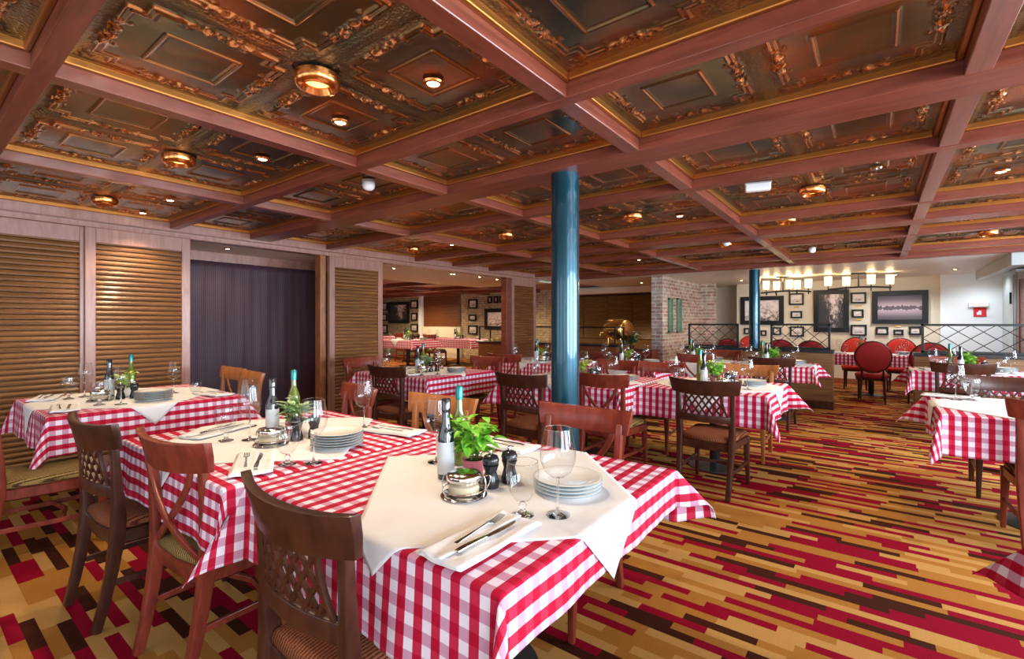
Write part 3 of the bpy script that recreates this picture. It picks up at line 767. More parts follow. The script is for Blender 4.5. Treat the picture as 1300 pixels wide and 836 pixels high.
def table(key, name, rect, ovs, seed, flap=None, over=None, res=1., amp=.012, ov_rot=45, overlay=True, dz=0, g=.8, mat='gingham'):
    x0, x1, y0, y1 = rect; cx, cy = (x0+x1)/2, (y0+y1)/2
    t = make_table(x1-x0-.008, y1-y0-.008, {'B': .101, 'A': .05, 'G': .12}.get(key, 0)); t.location = (cx, cy, dz); tag(t, 'dark pedestal table under the cloth, %s' % name, 'table', 'tables')
    cloth('tablecloth', rect, ovs, .7500+dz, MAT[mat], 'red and white gingham tablecloth on the %s' % name, 'tablecloth', 'gingham tablecloths', seed, flap, res, amp, g)
    if overlay:
        ox, oy, hd = over if over else (cx, cy, .64)
        cloth('white_overlay', rect, (0, 0, 0, 0), .7530+dz, MAT['linen'], 'white linen overlay laid diagonally on the %s' % name, 'cloth', 'white table overlays', seed, flap, res, amp, g, (ox, oy, hd, ov_rot), .007)
    TB[key] = (name, rect)
T = lambda k: TB[k][0]
table('A', 'foreground table', (-1.79, -.64, .80, 1.88), (.26, .15, .27, .22), 1, {(1, 1): (40, .95), (1, -1): (60, .35), (-1, -1): (70, .7)}, (-1.06, 1.31, .61), 1.6, .006)
table('B', 'left foreground table', (-2.96, -1.815, .72, 1.76), (.22, .10, .25, .22), 2, {(-1, -1): (50, .6), (1, -1): (88, .12)}, (-2.44, 1.17, .64), 1.4, .009, mat='gingham2')
table('C', 'shutter-side table', (-5.15, -4.02, .60, 1.72), (.2, .25, .25, .22), 3, {(1, -1): (50, .4), (-1, -1): (45, .5)}, (-4.62, 1.14, .74), 1.2)
table('D', 'doorway table', (-4.85, -3.66, 3.36, 4.42), (.25,)*4, 4, {(1, -1): (45, .4)})
table('E', 'table behind the teal column', (-3.02, -1.76, 3.80, 4.86), (.25, .2, .25, .25), 5, {(-1, -1): (20, .9), (1, -1): (60, .4)})
table('F', 'aisle-side middle table', (-1.70, -.68, 4.16, 5.16), (.15, .24, .26, .24), 6, {(1, -1): (50, .6), (1, 1): (25, .9)}, (-1.17, 4.68, .71))
table('G', 'back table near the far column', (-2.55, -1.72, 7.10, 7.90), (.22,)*4, 7)
table('H', 'table before the striped partition', (-1.62, -.66, 7.10, 7.95), (.2,)*4, 8, {(1, 1): (20, .9)})
table('I', 'left buffet-side table', (-4.6, -3.5, 5.55, 6.6), (.25,)*4, 9, {(-1, -1): (20, .8)})
table('J', 'buffet-side table behind the column', (-3.3, -2.3, 6.0, 6.8), (.25,)*4, 10)
table('K', 'right-hand table', (.33, 1.45, 4.06, 5.10), (.24, .24, .26, .24), 11, {(-1, -1): (75, .8), (-1, 1): (25, .85)}, (.84, 4.58, .70))
table('L', 'farther right table', (.34, 1.40, 7.35, 8.12), (.22,)*4, 12, {(-1, -1): (50, .45), (-1, 1): (30, .9)}, res=.8)
table('M', 'nearest right-hand table', (.42, 1.50, .90, 1.98), (.24, .24, .25, .24), 13, {(-1, 1): (48, .95)}, (1.0, 1.45, .60), 1.4)
table('N', 'alcove table', (-.75, .60, 10.55, 11.3), (.2,)*4, 14, res=.8)
table('O', 'screened alcove table', (-2.5, -1.2, 10.55, 11.3), (.2,)*4, 15, res=.8)
table('P', 'long side-room table', (-13.6, -10.9, 10.0, 10.9), (.22,)*4, 16, res=.7, dz=.10)
table('Q', 'side-room check table', (-10.6, -8.85, 9.7, 10.6), (.25,)*4, 17, res=.7, overlay=False, dz=.10)
table('R', 'side-room table by the shutter', (-11.0, -9.6, 8.3, 9.2), (.22,)*4, 18, res=.7, dz=.10)
# side-room chairs
chair('lattice', 'dark', -10.9, 9.45, 0, 'dark lattice-back chair seen through the doorway, left of two', .10)
chair('cross', 'mahog', -10.1, 9.35, 0, 'mahogany chair seen through the doorway, right of the dark one', .10)
chair('cross', 'mahog', -11.7, 9.6, 0, 'mahogany chair seen through the doorway beside the shutter frame', .10)

# ================================================================== TABLEWARE
def lathe_thing(name, cat, parts):
    def f():
        t = thing(name); t['category'] = cat
        for pn, prof, mat, n in parts: obj(pn, MB().lathe(prof, n), mat, t, smooth=.9)
        return t
    return f
def shell(outer, th):   # outer profile bottom->top, returns closed profile with inner wall
    inner = [(max(r-th, .0005), z+ (th if i == 0 else 0)) for i, (r, z) in enumerate(outer)]
    return outer+[(outer[-1][0]-th*.5, outer[-1][1]+th*.3)]+inner[::-1]
def make_wine():
    t = thing('wine_glass'); t['category'] = 'glass'
    bowl = [(.004, .112), (.022, .116), (.041, .132), (.051, .157), (.054, .178), (.051, .205), (.045, .238), (.042, .258)]
    obj('bowl', MB().lathe([(.0, .112)]+bowl, 32, close=False), MAT['thin'], t, smooth=1.2)
    obj('rim', MB().tube([(.042*math.cos(a), .042*math.sin(a), .258) for a in [2*PI*i/32 for i in range(33)]], .0008, 6), MAT['glass'], t, smooth=2)
    obj('stem', MB().lathe([(.0, .0), (.037, .0), (.037, .0015), (.02, .004), (.006, .009), (.0035, .025), (.003, .08), (.0045, .112), (0, .112)], 24), MAT['glass'], t, smooth=1.2)
    return t
def make_goblet():
    t = thing('water_goblet'); t['category'] = 'glass'
    bowl = [(.006, .040), (.024, .048), (.040, .075), (.048, .105), (.0495, .13), (.046, .160)]
    obj('bowl', MB().lathe([(.0, .040)]+bowl, 32, close=False), MAT['thin'], t, smooth=1.2)
    obj('rim', MB().tube([(.046*math.cos(a), .046*math.sin(a), .160) for a in [2*PI*i/32 for i in range(33)]], .0009, 6), MAT['glass'], t, smooth=2)
    obj('foot', MB().lathe([(.0, .0), (.034, .0), (.034, .002), (.018, .007), (.009, .014), (.008, .022), (.012, .030), (.007, .040), (0, .040)], 24), MAT['glass'], t, smooth=1.2)
    return t
def make_tumbler():
    t = thing('low_glass'); t['category'] = 'glass'
    bowl = [(.028, .0), (.034, .004), (.042, .03), (.043, .055), (.040, .075)]
    obj('bowl', MB().lathe([(.0, .0)]+bowl, 32, close=False), MAT['thin'], t, smooth=1.2); return t
WINE, GOB, TUM = Proto(make_wine), Proto(make_goblet), Proto(make_tumbler)
def make_plate():
    t = thing('plate'); t['category'] = 'plate'
    p = [(.0, .0), (.065, .0), (.070, .003), (.112, .0125), (.116, .0135), (.116, .0155), (.110, .0165), (.074, .0070), (.066, .0050), (.0, .0045)]
    obj('dish', MB().lathe(p, 48), MAT['china'], t, smooth=.9)
    obj('rim_band', MB().lathe([(.1164, .0136), (.1169, .0139), (.1169, .0151), (.1163, .0155)], 48, close=False), MAT['bluerim'], t, smooth=1.2)
    return t
PLATE = Proto(make_plate)
def make_napkin():
    t = thing('napkin'); t['category'] = 'napkin'
    mb = MB()
    for lay, (w, l, z) in enumerate(((.15, .33, 0), (.145, .325, .0035), (.075, .32, .007))):
        P = [[((-w/2 if lay < 2 else -w/2-.03)+w*i/10, -l/2+l*j/14+.002*math.sin(i*1.3), z+.0018*math.sin(i*.9+j*.5)+.003*math.exp(-((i-10)/1.5)**2)) for j in range(15)] for i in range(11)]
        mb.grid(P)
    o = obj('cloth', mb, MAT['linen'], t, smooth=2, uvfn=lambda v, f: (v.co.x*3, v.co.y*3), solid=.0025); return t
NAP = Proto(make_napkin)
def make_fork():
    t = thing('fork'); t['category'] = 'fork'
    mb = MB().sweep([(0, -.10, 0.002), (0, -.06, .003), (0, .0, .006), (0, .03, .008), (0, .045, .006)], (1, 0, 0), [.013, .010, .006, .007, .020], [.003, .003, .003, .002, .002])
    obj('handle', mb, MAT['chrome'], t, bevel=.0006)
    mb = MB()
    mb.sweep([(0, .043, .0055), (0, .058, .003)], (1, 0, 0), .023, .0018)
    for k in range(4): mb.sweep([((k-1.5)*.0064, .057, .003), ((k-1.5)*.0062, .08, .004), ((k-1.5)*.0058, .105, .009)], (1, 0, 0), [.0034, .0032, .0018], .0016)
    obj('tines', mb, MAT['chrome'], t); return t
def make_knife():
    t = thing('knife'); t['category'] = 'knife'
    obj('handle', MB().sweep([(0, -.115, .006), (0, -.08, .007), (0, -.01, .006)], (1, 0, 0), [.016, .017, .011], [.006, .007, .005]), MAT['chrome'], t, bevel=.0015)
    mb = MB(); o = [(-.006, -.01), (.007, -.005), (.010, .04), (.009, .085), (.003, .112), (-.005, .118), (-.006, .05)]
    mb.add([(x, y, .0045) for x, y in o]+[(x, y, .0062) for x, y in o], [tuple(range(6, -1, -1)), tuple(range(7, 14))]+[(i, (i+1) % 7, 7+(i+1) % 7, 7+i) for i in range(7)])
    obj('blade', mb, MAT['chrome'], t); return t
FORK, KNIFE = Proto(make_fork), Proto(make_knife)
def bottle(name, body, lab, cap, rb, h, nk):
    def f():
        t = thing(name); t['category'] = 'bottle'
        obj('bottle_body', MB().lathe([(0, 0), (rb, 0), (rb, h*.52), (rb*.8, h*.60), (.014, h*.70), (.013, h*.90), (0, h*.90)], 24), body, t, smooth=1.0)
        obj('cap', MB().lathe([(.0155, h*.83), (.0155, h*.985), (.013, h), (0, h)], 20), cap, t, smooth=.8)
        if lab: obj('paper_label', MB().lathe([(rb+.0008, h*.06), (rb+.0008, h*.46)], 24, close=False), lab, t, smooth=1)
        return t
    return f
BALS = Proto(bottle('vinegar_bottle', MAT['balsam'], MAT['label'], MAT['balsam'], .028, .265, 0))
OIL = Proto(bottle('oil_bottle', MAT['oliveoil'], None, MAT['foil'], .032, .315, 0))
DARKB = Proto(bottle('wine_bottle', MAT['oil'], None, MAT['oil'], .034, .30, 0))
def make_mill():
    t = thing('pepper_mill'); t['category'] = 'pepper mill'
    obj('body', MB().lathe([(0, 0), (.024, 0), (.025, .015), (.021, .03), (.017, .045), (.021, .058), (.024, .066), (0, .067)], 24), MAT['blackg'], t, smooth=.9)
    obj('head', MB().lathe([(0, .068), (.023, .069), (.025, .080), (.020, .092), (.008, .097), (0, .098)], 24), MAT['blackg'], t, smooth=.9)
    obj('knob', MB().lathe([(.003, .096), (.006, .103), (.004, .108), (0, .109)], 12), MAT['chrome'], t, smooth=.9); return t
MILL = Proto(make_mill)
def make_caddy():
    t = thing('cheese_caddy'); t['category'] = 'caddy'
    mb = MB().lathe([(0, 0), (.062, 0), (.066, .003), (.060, .007), (0, .006)], 36)
    obj('tray', mb, MAT['chrome'], t, smooth=.8)
    j = obj('jar', MB().lathe([(0, .007), (.040, .007), (.046, .012), (.047, .045), (.044, .050), (.0445, .045), (.043, .013), (0, .010)], 32), MAT['glass'], t, smooth=.9)
    obj('cheese', MB().lathe([(0, .0105), (.041, .0135), (.0425, .032), (.03, .038), (0, .040)], 32), MAT['cheese'], j, smooth=.9)
    obj('lid', MB().lathe([(.049, .046), (.050, .058), (.046, .064), (.02, .068), (0, .068)], 32), MAT['chrome'], t, smooth=.9)
    mb = MB(); 
    for s in (-1, 1): mb.tube([(s*.056, 0, .004), (s*.062, 0, .03), (s*.058, 0, .052), (s*.050, 0, .056)], .002, 6)
    mb.tube([(.060*math.cos(a), .060*math.sin(a), .020) for a in [2*PI*i/24 for i in range(25)]], .0018, 6)
    mb.tube([(.056+.02*math.sin(q*PI), .0, .055-.05*q+.02*math.sin(q*PI)) for q in [i/8 for i in range(9)]], .0018, 6)
    obj('wire_holder', mb, MAT['chrome'], t, smooth=1); return t
CADDY = Proto(make_caddy)
def make_spoon():
    t = thing('spoon'); t['category'] = 'spoon'
    obj('handle', MB().sweep([(0, 0, .003), (0, .03, .05), (0, .04, .09)], (1, 0, 0), [.004, .005, .008], .002), MAT['chrome'], t); 
    mb = MB(); P = [[(.011*math.sin(PI*(i/6))*math.cos(PI*j/6), -.028*(1-i/6)-0, .003+.004*(i % 6 > 0)*(-1)*math.sin(PI*j/6)*math.sin(PI*i/6)+.0) for j in range(7)] for i in range(7)]
    mb.grid(P); obj('bowl', mb, MAT['chrome'], t, smooth=2, solid=.001); return t
def leafpts(c, d, up, L_, w, curl):
    d = d.normalized(); s = d.cross(up).normalized(); n = s.cross(d)
    rows = []
    for i, (q, ww) in enumerate(((0, .05), (.2, .62), (.45, 1.), (.7, .78), (.9, .35), (1., .03))):
        p = c+d*L_*q-n*curl*L_*q*q
        rows.append([p-s*w*ww+n*w*.35*ww, p, p+s*w*ww+n*w*.35*ww])
    return rows
def make_plant(name, leafm, potm, seed, nl, L_, w, H_, R_, curl):
    def f():
        t = thing(name); t['category'] = 'plant'; r = random.Random(seed)
        obj('pot', MB().lathe([(0, 0), (.033, 0), (.038, .03), (.041, .055), (.043, .056), (.043, .064), (.038, .064), (.037, .052), (0, .052)], 28), potm, t, smooth=.9)
        obj('soil', MB().lathe([(0, .0525), (.036, .0525), (.036, .056), (0, .058)], 20), MAT['soil'], t)
        mb = MB(); ms = MB()
        ns = 14
        for k in range(ns):
            a = r.uniform(0, 2*PI); rr = r.uniform(.0, .02); top = Vector((math.cos(a)*R_*r.uniform(.2, .95), math.sin(a)*R_*r.uniform(.2, .95), .062+H_*r.uniform(.45, 1.)))
            b0 = Vector((math.cos(a)*rr, math.sin(a)*rr, .055)); mid = (b0+top)/2+Vector((0, 0, .02))
            ms.tube([b0, mid, top], [.0018, .0015, .001], 5)
            for i in range(nl):
                q = 1-(i/nl)*.75; p = b0.lerp(top, q) if q < .5 else mid.lerp(top, q*2-1)
                az = r.uniform(0, 2*PI); el = r.uniform(.0, .9)
                d = Vector((math.cos(az)*math.cos(el), math.sin(az)*math.cos(el), math.sin(el)))
                mb.grid(leafpts(p, d, Vector((0, 0, 1)) if abs(d.z) < .95 else Vector((1, 0, 0)), L_*r.uniform(.65, 1.1), w*r.uniform(.75, 1.1), curl))
        obj('foliage', mb, leafm, t, smooth=2); obj('stems', ms, MAT['stem'], t, smooth=2)
        return t
    return f
BASIL = Proto(make_plant('potted_basil', MAT['basil'], MAT['pot'], 3, 10, .052, .019, .155, .10, .5))
SAGE = Proto(make_plant('potted_sage', MAT['sage'], MAT['pot'], 5, 6, .085, .019, .10, .075, .25))
LIME = Proto(make_plant('potted_herb', MAT['lime'], MAT['potw'], 8, 9, .036, .014, .12, .07, .5))

def centre(key, x, y, plant, ax=0, small=False, zz=0):
    n = T(key); z = ZT+zz
    CADDY((x+.13, y-.17, z), .6, 'round steel cheese caddy on the %s' % n, 'cheese caddies', 1.18)
    BALS((x-.05, y-.075, z), 0, 'slim black vinegar bottle with a pale label on the %s' % n, 'vinegar bottles', 1.1)
    OIL((x-.13, y+.08, z), 0, 'olive oil bottle with teal top on the %s' % n, 'oil bottles')
    {'b': BASIL, 's': SAGE, 'l': LIME}[plant]((x+.02, y, z), random.uniform(0, 6), {'b': 'bright green potted basil', 's': 'pale broad-leaved potted herb', 'l': 'yellow-green potted herb'}[plant]+' on the %s' % n, 'potted herbs')
    MILL((x+.150, y-.055, z), 0, 'black pepper mill on the %s, nearer of the pair' % n, 'pepper mills', 1.18)
    MILL((x+.170, y+.025, z), 0, 'black salt mill on the %s, farther of the pair' % n, 'pepper mills', 1.18)
def setting(key, where, x, y, wine=None, gob=None, plates=None, npl=4, nap=None, nrot=0, zz=0):
    n = T(key); z = ZT+zz
    if wine: WINE((wine[0], wine[1], z), 0, 'tall wine glass at the %s of the %s' % (where, n), 'wine glasses')
    if gob: GOB((gob[0], gob[1], z), 0, 'water goblet at the %s of the %s' % (where, n), 'water goblets')
    if plates:
        for i in range(npl):
            nm = 'bottommost' if i == 0 else ('topmost' if i == npl-1 else ('second', 'third', 'fourth', 'fifth', 'sixth')[i-1]+' from bottom')
            PLATE((plates[0], plates[1], z+.0115*i), 0, 'blue-rimmed plate, %s of the stack on the %s' % (nm, n), 'stacked side plates')
    if nap:
        a = math.radians(nrot); NAP((nap[0], nap[1], z+.003), a, 'folded white napkin at the %s of the %s' % (where, n), 'folded napkins')
        def off(u, v): return (nap[0]+math.cos(a)*u-math.sin(a)*v, nap[1]+math.sin(a)*u+math.cos(a)*v)
        fx, fy = off(-.028, .02); kx, ky = off(.018, .0)
        FORK((fx, fy, z+.0115), a+.05, 'steel fork on napkin at the %s of the %s' % (where, n), 'forks')
        KNIFE((kx, ky, z+.011), a-.03, 'steel knife on napkin at the %s of the %s' % (where, n), 'knives')
centre('A', -1.22, 1.335, 'b')
setting('A', 'near right corner', 0, 0, (-.755, 1.215), (-.838, 1.150), (-.84, 1.415), 4, (-.825, .955), 0)
setting('A', 'far left corner', 0, 0, (-1.44, 1.375), None, None, 0, None)
setting('A', 'far side', 0, 0, None, None, None, 0, (-1.38, 1.74), 90)
centre('B', -2.40, 1.27, 's')
setting('B', 'right side', 0, 0, (-1.93, 1.02) and (-1.83, 1.06), (-1.895, .985), (-1.99, 1.27), 6, (-2.0, .90), 62)
setting('B', 'left side', 0, 0, (-2.44, 1.08), (-2.51, 1.0), None, 0, (-2.74, 1.05), 20)
setting('B', 'far left corner', 0, 0, (-2.76, 1.22), None, None, 0, None)
setting('B', 'far right side', 0, 0, (-2.22, 1.58), None, None, 0, (-2.02, 1.62), 100)
centre('C', -4.66, 1.12, 'l')
setting('C', 'near left corner', 0, 0, (-4.87, .93), (-4.82, .83), None, 0, (-4.98, .73), 70)
setting('C', 'near right side', 0, 0, (-4.22, 1.0), (-4.30, .90), (-4.25, 1.20), 6, (-4.28, .72), 80)
setting('C', 'far side', 0, 0, (-4.55, 1.42), None, None, 0, (-4.2, 1.58), 100)
TUM((-4.5, 1.56, ZT), 0, 'low clear glass on the far side of the shutter-side table', 'low glasses')
def generic(key, plant, zz=0, napk=True):
    n, (x0, x1, y0, y1) = TB[key]; cx, cy = (x0+x1)/2, (y0+y1)/2
    centre(key, cx-.03, cy+.02, plant, zz=zz)
    dx, dy = (x1-x0)/2-.2, (y1-y0)/2-.18
    setting(key, 'left corner', 0, 0, (cx-dx, cy-dy*.7), (cx-dx+.09, cy-dy), None, 0, (cx-dx-.03, cy+.02) if napk else None, 10, zz)
    setting(key, 'nearest corner', 0, 0, (cx+dx, cy-dy*.55), (cx+dx-.09, cy-dy), (cx+dx-.02, cy+.13), 4, (cx+dx*.35, cy-dy-.07) if napk else None, 85, zz)
    setting(key, 'far corner', 0, 0, (cx-dx*.4, cy+dy), (cx-dx*.4+.11, cy+dy*.9), None, 0, None, 0, zz)
for k, p in (('D', 's'), ('E', 'l'), ('F', 'b'), ('G', 'l'), ('H', 'b'), ('I', 'l'), ('J', 'l'), ('L', 'b'), ('N', 'l'), ('O', 'l')): generic(k, p)
for k in ('P', 'Q', 'R'): generic(k, 'l', .10, False)
setting('K', 'left side', 0, 0, (.47, 4.82), (.56, 4.86), None, 0, (.45, 4.96), 80)
setting('M', 'far left side', 0, 0, (.95, 1.6), (1.04, 1.5), None, 0, None)

# ================================================================== BUFFET
t = thing('buffet_counter', 'wooden buffet counter with black top behind the teal column', 'counter', (-5.7, 8.75, 0))
obj('body', MB().box(-1.75, 1.75, -.3, .3, .1, .86), MAT['slatr'], t, bevel=.005)
obj('plinth', MB().box(-1.72, 1.72, -.27, .27, 0, .1), MAT['dark'], t)
obj('countertop', MB().box(-1.8, 1.8, -.34, .34, .86, .90), MAT['blackg'], t, bevel=.005)
t = thing('sneeze_guard', 'black-framed glass guard standing on the buffet counter', 'guard', (-5.7, 8.75, .90))
mb = MB()
for x in (-1.72, -.6, .5, 1.72): mb.box(x-.012, x+.012, -.29, -.265, 0, .34); mb.box(x-.012, x+.012, .1, .125, 0, .34)
mb.box(-1.73, 1.73, -.29, -.265, .32, .345); mb.box(-1.73, 1.73, .10, .125, .32, .345)
for x in (-1.72, 1.72): mb.box(x-.01, x+.01, -.27, .11, .325, .34)
obj('frame', mb, MAT['black'], t, bevel=.002)
obj('glass_panel', MB().box(-1.7, 1.7, -.28, -.276, .03, .32), MAT['pane'], t)
r = random.Random(4)
for i in range(9):
    o = obj('lemon', MB().lathe([(0, -.032), (.018, -.026), (.028, 0), (.018, .026), (0, .034)], 12), MAT['lemon'], smooth=2, loc=(-7.25+i*.085, 8.62+.05*(i % 2), .934))
    tag(o, 'yellow lemon in the row behind the buffet glass, seen through the doorway', 'lemon', 'lemons on the buffet')
# brass roaster
t = thing('brass_roaster', 'large polished brass drum on a stand at the buffet end', 'drum', (-4.28, 9.25, 0), math.radians(-18))
mb = MB(); pr = [(0, -.27), (.10, -.27), (.19, -.25), (.215, -.22), (.22, 0), (.215, .20), (.20, .215), (.20, .235), (.17, .25), (0, .25)]
mb.lathe(pr, 40); mb.v = [(z, x, y+1.18) for x, y, z in mb.v]; obj('drum', mb, MAT['brass'], t, smooth=.7)
mb = MB().lathe([(.13, .0), (.15, .0), (.155, .012), (.13, .016)], 32); mb.v = [(z+.25, x, y+1.18) for x, y, z in mb.v]; obj('end_ring', mb, MAT['copper'], t, smooth=.8)
mb = MB()
for x in (-.17, .17):
    for y in (-.12, .12): mb.tube([(x, y, .9), (x, y*.9, 1.02)], .014, 8)
obj('feet', mb, MAT['brass'], t, smooth=1)
obj('stand', MB().box(-.30, .30, -.2, .2, .86, .90), MAT['brass'], t, bevel=.004)
mb = MB()
for x in (-.28, .28):
    for y in (-.18, .18): mb.box(x-.015, x+.015, y-.015, y+.015, 0, .86)
obj('stand_legs', mb, MAT['brass'], t)
mb = MB().tube([(-.2, -.21, 1.12), (-.22, -.30, 1.11), (-.22, -.31, 1.05)], .014, 8); obj('tap', mb, MAT['brass'], t, smooth=1)
# plant by the brick pillar
t = make_plant('potted_fern', MAT['darkleaf'], MAT['dark'], 12, 8, .12, .02, .24, .18, .8)(); t.location = (-3.95, 9.15, .80); t.scale = (1.1,)*3
tag(t, 'dark green bushy plant on the cabinet beside the brick pillar', 'plant')
t = thing('cabinet', 'dark brown low cabinet beside the brick pillar', 'cabinet', (-3.72, 9.15, 0))
obj('body', MB().box(-.26, .26, -.16, .16, .05, .78), MAT['mahog'], t, bevel=.004); obj('top', MB().box(-.28, .28, -.18, .18, .78, .80), MAT['dark'], t, bevel=.003); obj('plinth', MB().box(-.24, .24, -.14, .14, 0, .05), MAT['dark'], t)

# ================================================================== PICTURES
def photomat(i, kind):
    m, nt, b = newmat('photo_print_%d' % i); tc = N(nt, 'ShaderNodeTexCoord'); sp = N(nt, 'ShaderNodeSeparateXYZ'); L(nt, tc.outputs['Generated'], sp.inputs[0])
    mp = N(nt, 'ShaderNodeMapping'); mp.inputs['Location'].default_value = (i*3.7, i*1.3, i); L(nt, tc.outputs['Generated'], mp.inputs[0])
    no = N(nt, 'ShaderNodeTexNoise'); no.inputs['Detail'].default_value = 5; no.inputs['Roughness'].default_value = .65
    z = sp.outputs[2]; x = sp.outputs[0]
    if kind == 'harbour':
        mp.inputs['Scale'].default_value = (12, 1, 2.2); no.inputs['Scale'].default_value = 1.6; L(nt, mp.outputs[0], no.inputs['Vector'])
        v = mth(nt, 'ABSOLUTE', mth(nt, 'SUBTRACT', z, .47))
        sk = mth(nt, 'MULTIPLY', mth(nt, 'SUBTRACT', 1., mth(nt, 'MULTIPLY', v, 1.5)), .75)
        bd = mth(nt, 'LESS_THAN', v, mth(nt, 'MULTIPLY', mth(nt, 'SUBTRACT', no.outputs['Fac'], .30), .36))
        f = mth(nt, 'SUBTRACT', sk, mth(nt, 'MULTIPLY', bd, .45))
        col = ramp(nt, f, [(0, (.015, .013, .02)), (.35, (.13, .10, .12)), (.62, (.42, .31, .34)), (.85, (.75, .62, .62))])
    else:
        s = {'town': (7, 1, 5), 'boats': (6, 1, 4), 'group': (9, 1, 4)}[kind]
        mp.inputs['Scale'].default_value = s; no.inputs['Scale'].default_value = 1.4; no.inputs['Distortion'].default_value = .8; L(nt, mp.outputs[0], no.inputs['Vector'])
        br = N(nt, 'ShaderNodeTexBrick'); br.inputs['Scale'].default_value = 2.2; br.inputs['Mortar Size'].default_value = .03; L(nt, mp.outputs[0], br.inputs['Vector'])
        g = mth(nt, 'MULTIPLY', mth(nt, 'ABSOLUTE', mth(nt, 'SUBTRACT', x, .62)), -.9 if kind == 'town' else .1)
        f = mth(nt, 'ADD', mth(nt, 'ADD', no.outputs['Fac'], g), mth(nt, 'MULTIPLY', z, .25))
        col = ramp(nt, f, [(.40, (.04, .035, .04)), (.50, (.25, .20, .19)), (.58, (.60, .50, .48)), (.70, (.88, .80, .78))])
    L(nt, col, b.inputs['Base Color']); setp(b, Roughness=.25); return m
MAT['matb'] = plain('cream_picture_mat', (.75, .70, .62), .7)
PIC = [0]
def picture(px0, py0, px1, py1, Y, kind, lab, fw, group=None, matw=0, fm='black'):
    x0, z1 = onY(px0, py0, Y); x1, z0 = onY(px1, py1, Y); z1b = onY(px1, py0, Y)[1]
    z0 = (z0+onY(px0, py1, Y)[1])/2; z1 = (z1+z1b)/2
    t = thing('framed_picture', lab, 'picture', ((x0+x1)/2, Y-.012, z0), 0, group); w = (x1-x0)/2; h = z1-z0; mb = MB()
    for a in ((-w, -w+fw, 0, h), (w-fw, w, 0, h), (-w+fw, w-fw, 0, fw), (-w+fw, w-fw, h-fw, h)): mb.box(a[0], a[1], -.035, .01, a[2], a[3])
    obj('frame', mb, MAT[fm], t, bevel=.004)
    if matw: obj('mount', MB().box(-w+fw, w-fw, -.012, .005, fw, h-fw), MAT['matb'], t)
    PIC[0] += 1; q = fw+matw
    obj('photo_print', MB().box(-w+q, w-q, -.016 if matw else -.01, -.005 if not matw else -.0125, q, h-q), photomat(PIC[0], kind), t)
    return t
Y1 = YF-.012
picture(940.5, 376, 995.4, 412, Y1, 'boats', 'wide framed black and white canal photograph partly behind the far teal column', .10)
picture(1033, 367.7, 1078, 421.5, Y1, 'town', 'tall framed black and white street photograph in the centre of the far wall', .10)
picture(1107, 368.8, 1178.5, 410.8, Y1, 'harbour', 'widest framed photograph of a waterfront at dusk, right on the far wall', .095)
for (a, b_, c, d, l) in [(1001.9,372,1020.8,387,'small framed group photograph, top of the column left of the tall picture'),
     (1004,394.6,1018.7,403.7,'small framed photograph, middle of the column left of the tall picture'),
     (1003,414,1021,427,'small framed photograph, bottom of the column left of the tall picture'),
     (981,415,992,425,'small framed photograph below the right end of the canal picture'),
     (944.8,416,952.5,424,'small framed photograph below the left end of the canal picture'),
     (966,419,973.5,426,'tiny framed photograph immediately right of the far teal column'),
     (1080,371,1100,385,'small framed photograph, top of the column beside the widest picture'),
     (1081.5,392.5,1096.6,403,'small framed photograph, middle of the column beside the widest picture'),
     (1080,412,1100.5,426,'small framed photograph, bottom of the column beside the widest picture'),
     (1111.7,414.7,1127.9,424.8,'small framed photograph under the left end of the widest picture'),
     (1134,418,1147,425,'smallest framed photograph under the middle of the widest picture'),
     (1153.7,414,1170,425,'small framed photograph under the right end of the widest picture')]:
    picture(a, b_, c, d, Y1, 'group', l, .035, 'small photographs on the far wall', .03)
# small brass captions under pictures
for px, py, l in [(1011, 389.5, 'left upper'), (1011, 406, 'left lower'), (1090, 388, 'right upper'), (1090, 405.5, 'right lower'), (1140, 414, 'dusk waterfront')]:
    x, z = onY(px, py, YF); tag(obj('caption_plate', MB().box(-.055, .055, -.02, 0, -.015, .015), MAT['brass'], loc=(x, YF, z), bevel=.002), 'tiny brass caption plate under the %s picture on the far wall' % l, 'plate', 'caption plates')
Y2 = 11.985
picture(494, 383, 520, 410, Y2, 'town', 'large dark framed photograph seen through the doorway at left', .12)
picture(616, 391.5, 643, 418, Y2, 'boats', 'large framed photograph seen through the doorway at right', .12)
for (a, b_, c, d, l) in [(483,384,492.5,394,'upper left'),(483,398,492,407,'middle left'),(483,412,492.5,423,'lower left'),
     (521.8,381,531,391.5,'upper centre'),(522.8,397,530.2,406.7,'middle centre'),(522.2,411,531,420.5,'lower centre'),
     (595.6,379.6,606.6,391.5,'upper right'),(595.8,399,605.2,406.9,'middle right'),(595.2,412.6,606.8,424,'lower right'),
     (620,376,625.2,384.7,'first of the top three'),(627.7,375.8,632.8,384.5,'second of the top three'),(635,375.5,640.2,384.2,'third of the top three')]:
    picture(a, b_, c, d, Y2, 'group', 'small dark framed picture on the side-room wall, %s' % l, .05, 'small pictures on the side-room wall', .03)
x0, z1 = onY(539, 376, 12.0); x1, z0 = onY(585, 414, 12.0)
t = thing('wooden_blind', 'brown closed wooden blind on the side-room wall seen through the doorway', 'blind', ((x0+x1)/2, 11.99, z0))
w = (x1-x0)/2; h = z1-z0; mb = MB(); k = 0
while k*.075 < h: mb.box(-w, w, -.03, .0, k*.075, min(h, k*.075+.068)); k += 1
obj('slats', mb, MAT['slatr'], t, bevel=.004); obj('head_rail', MB().box(-w-.05, w+.05, -.05, 0, h, h+.06), MAT['white'], t, bevel=.004)
struct(obj('trim_8', MB().box(x0-.22, x0-.06, 11.9, 11.998, 0.1, 2.3), MAT['coolw']))
struct(obj('trim_9', MB().box(x0-.05, x1+.05, 11.9, 11.998, .1, z0-.02), MAT['cream']))
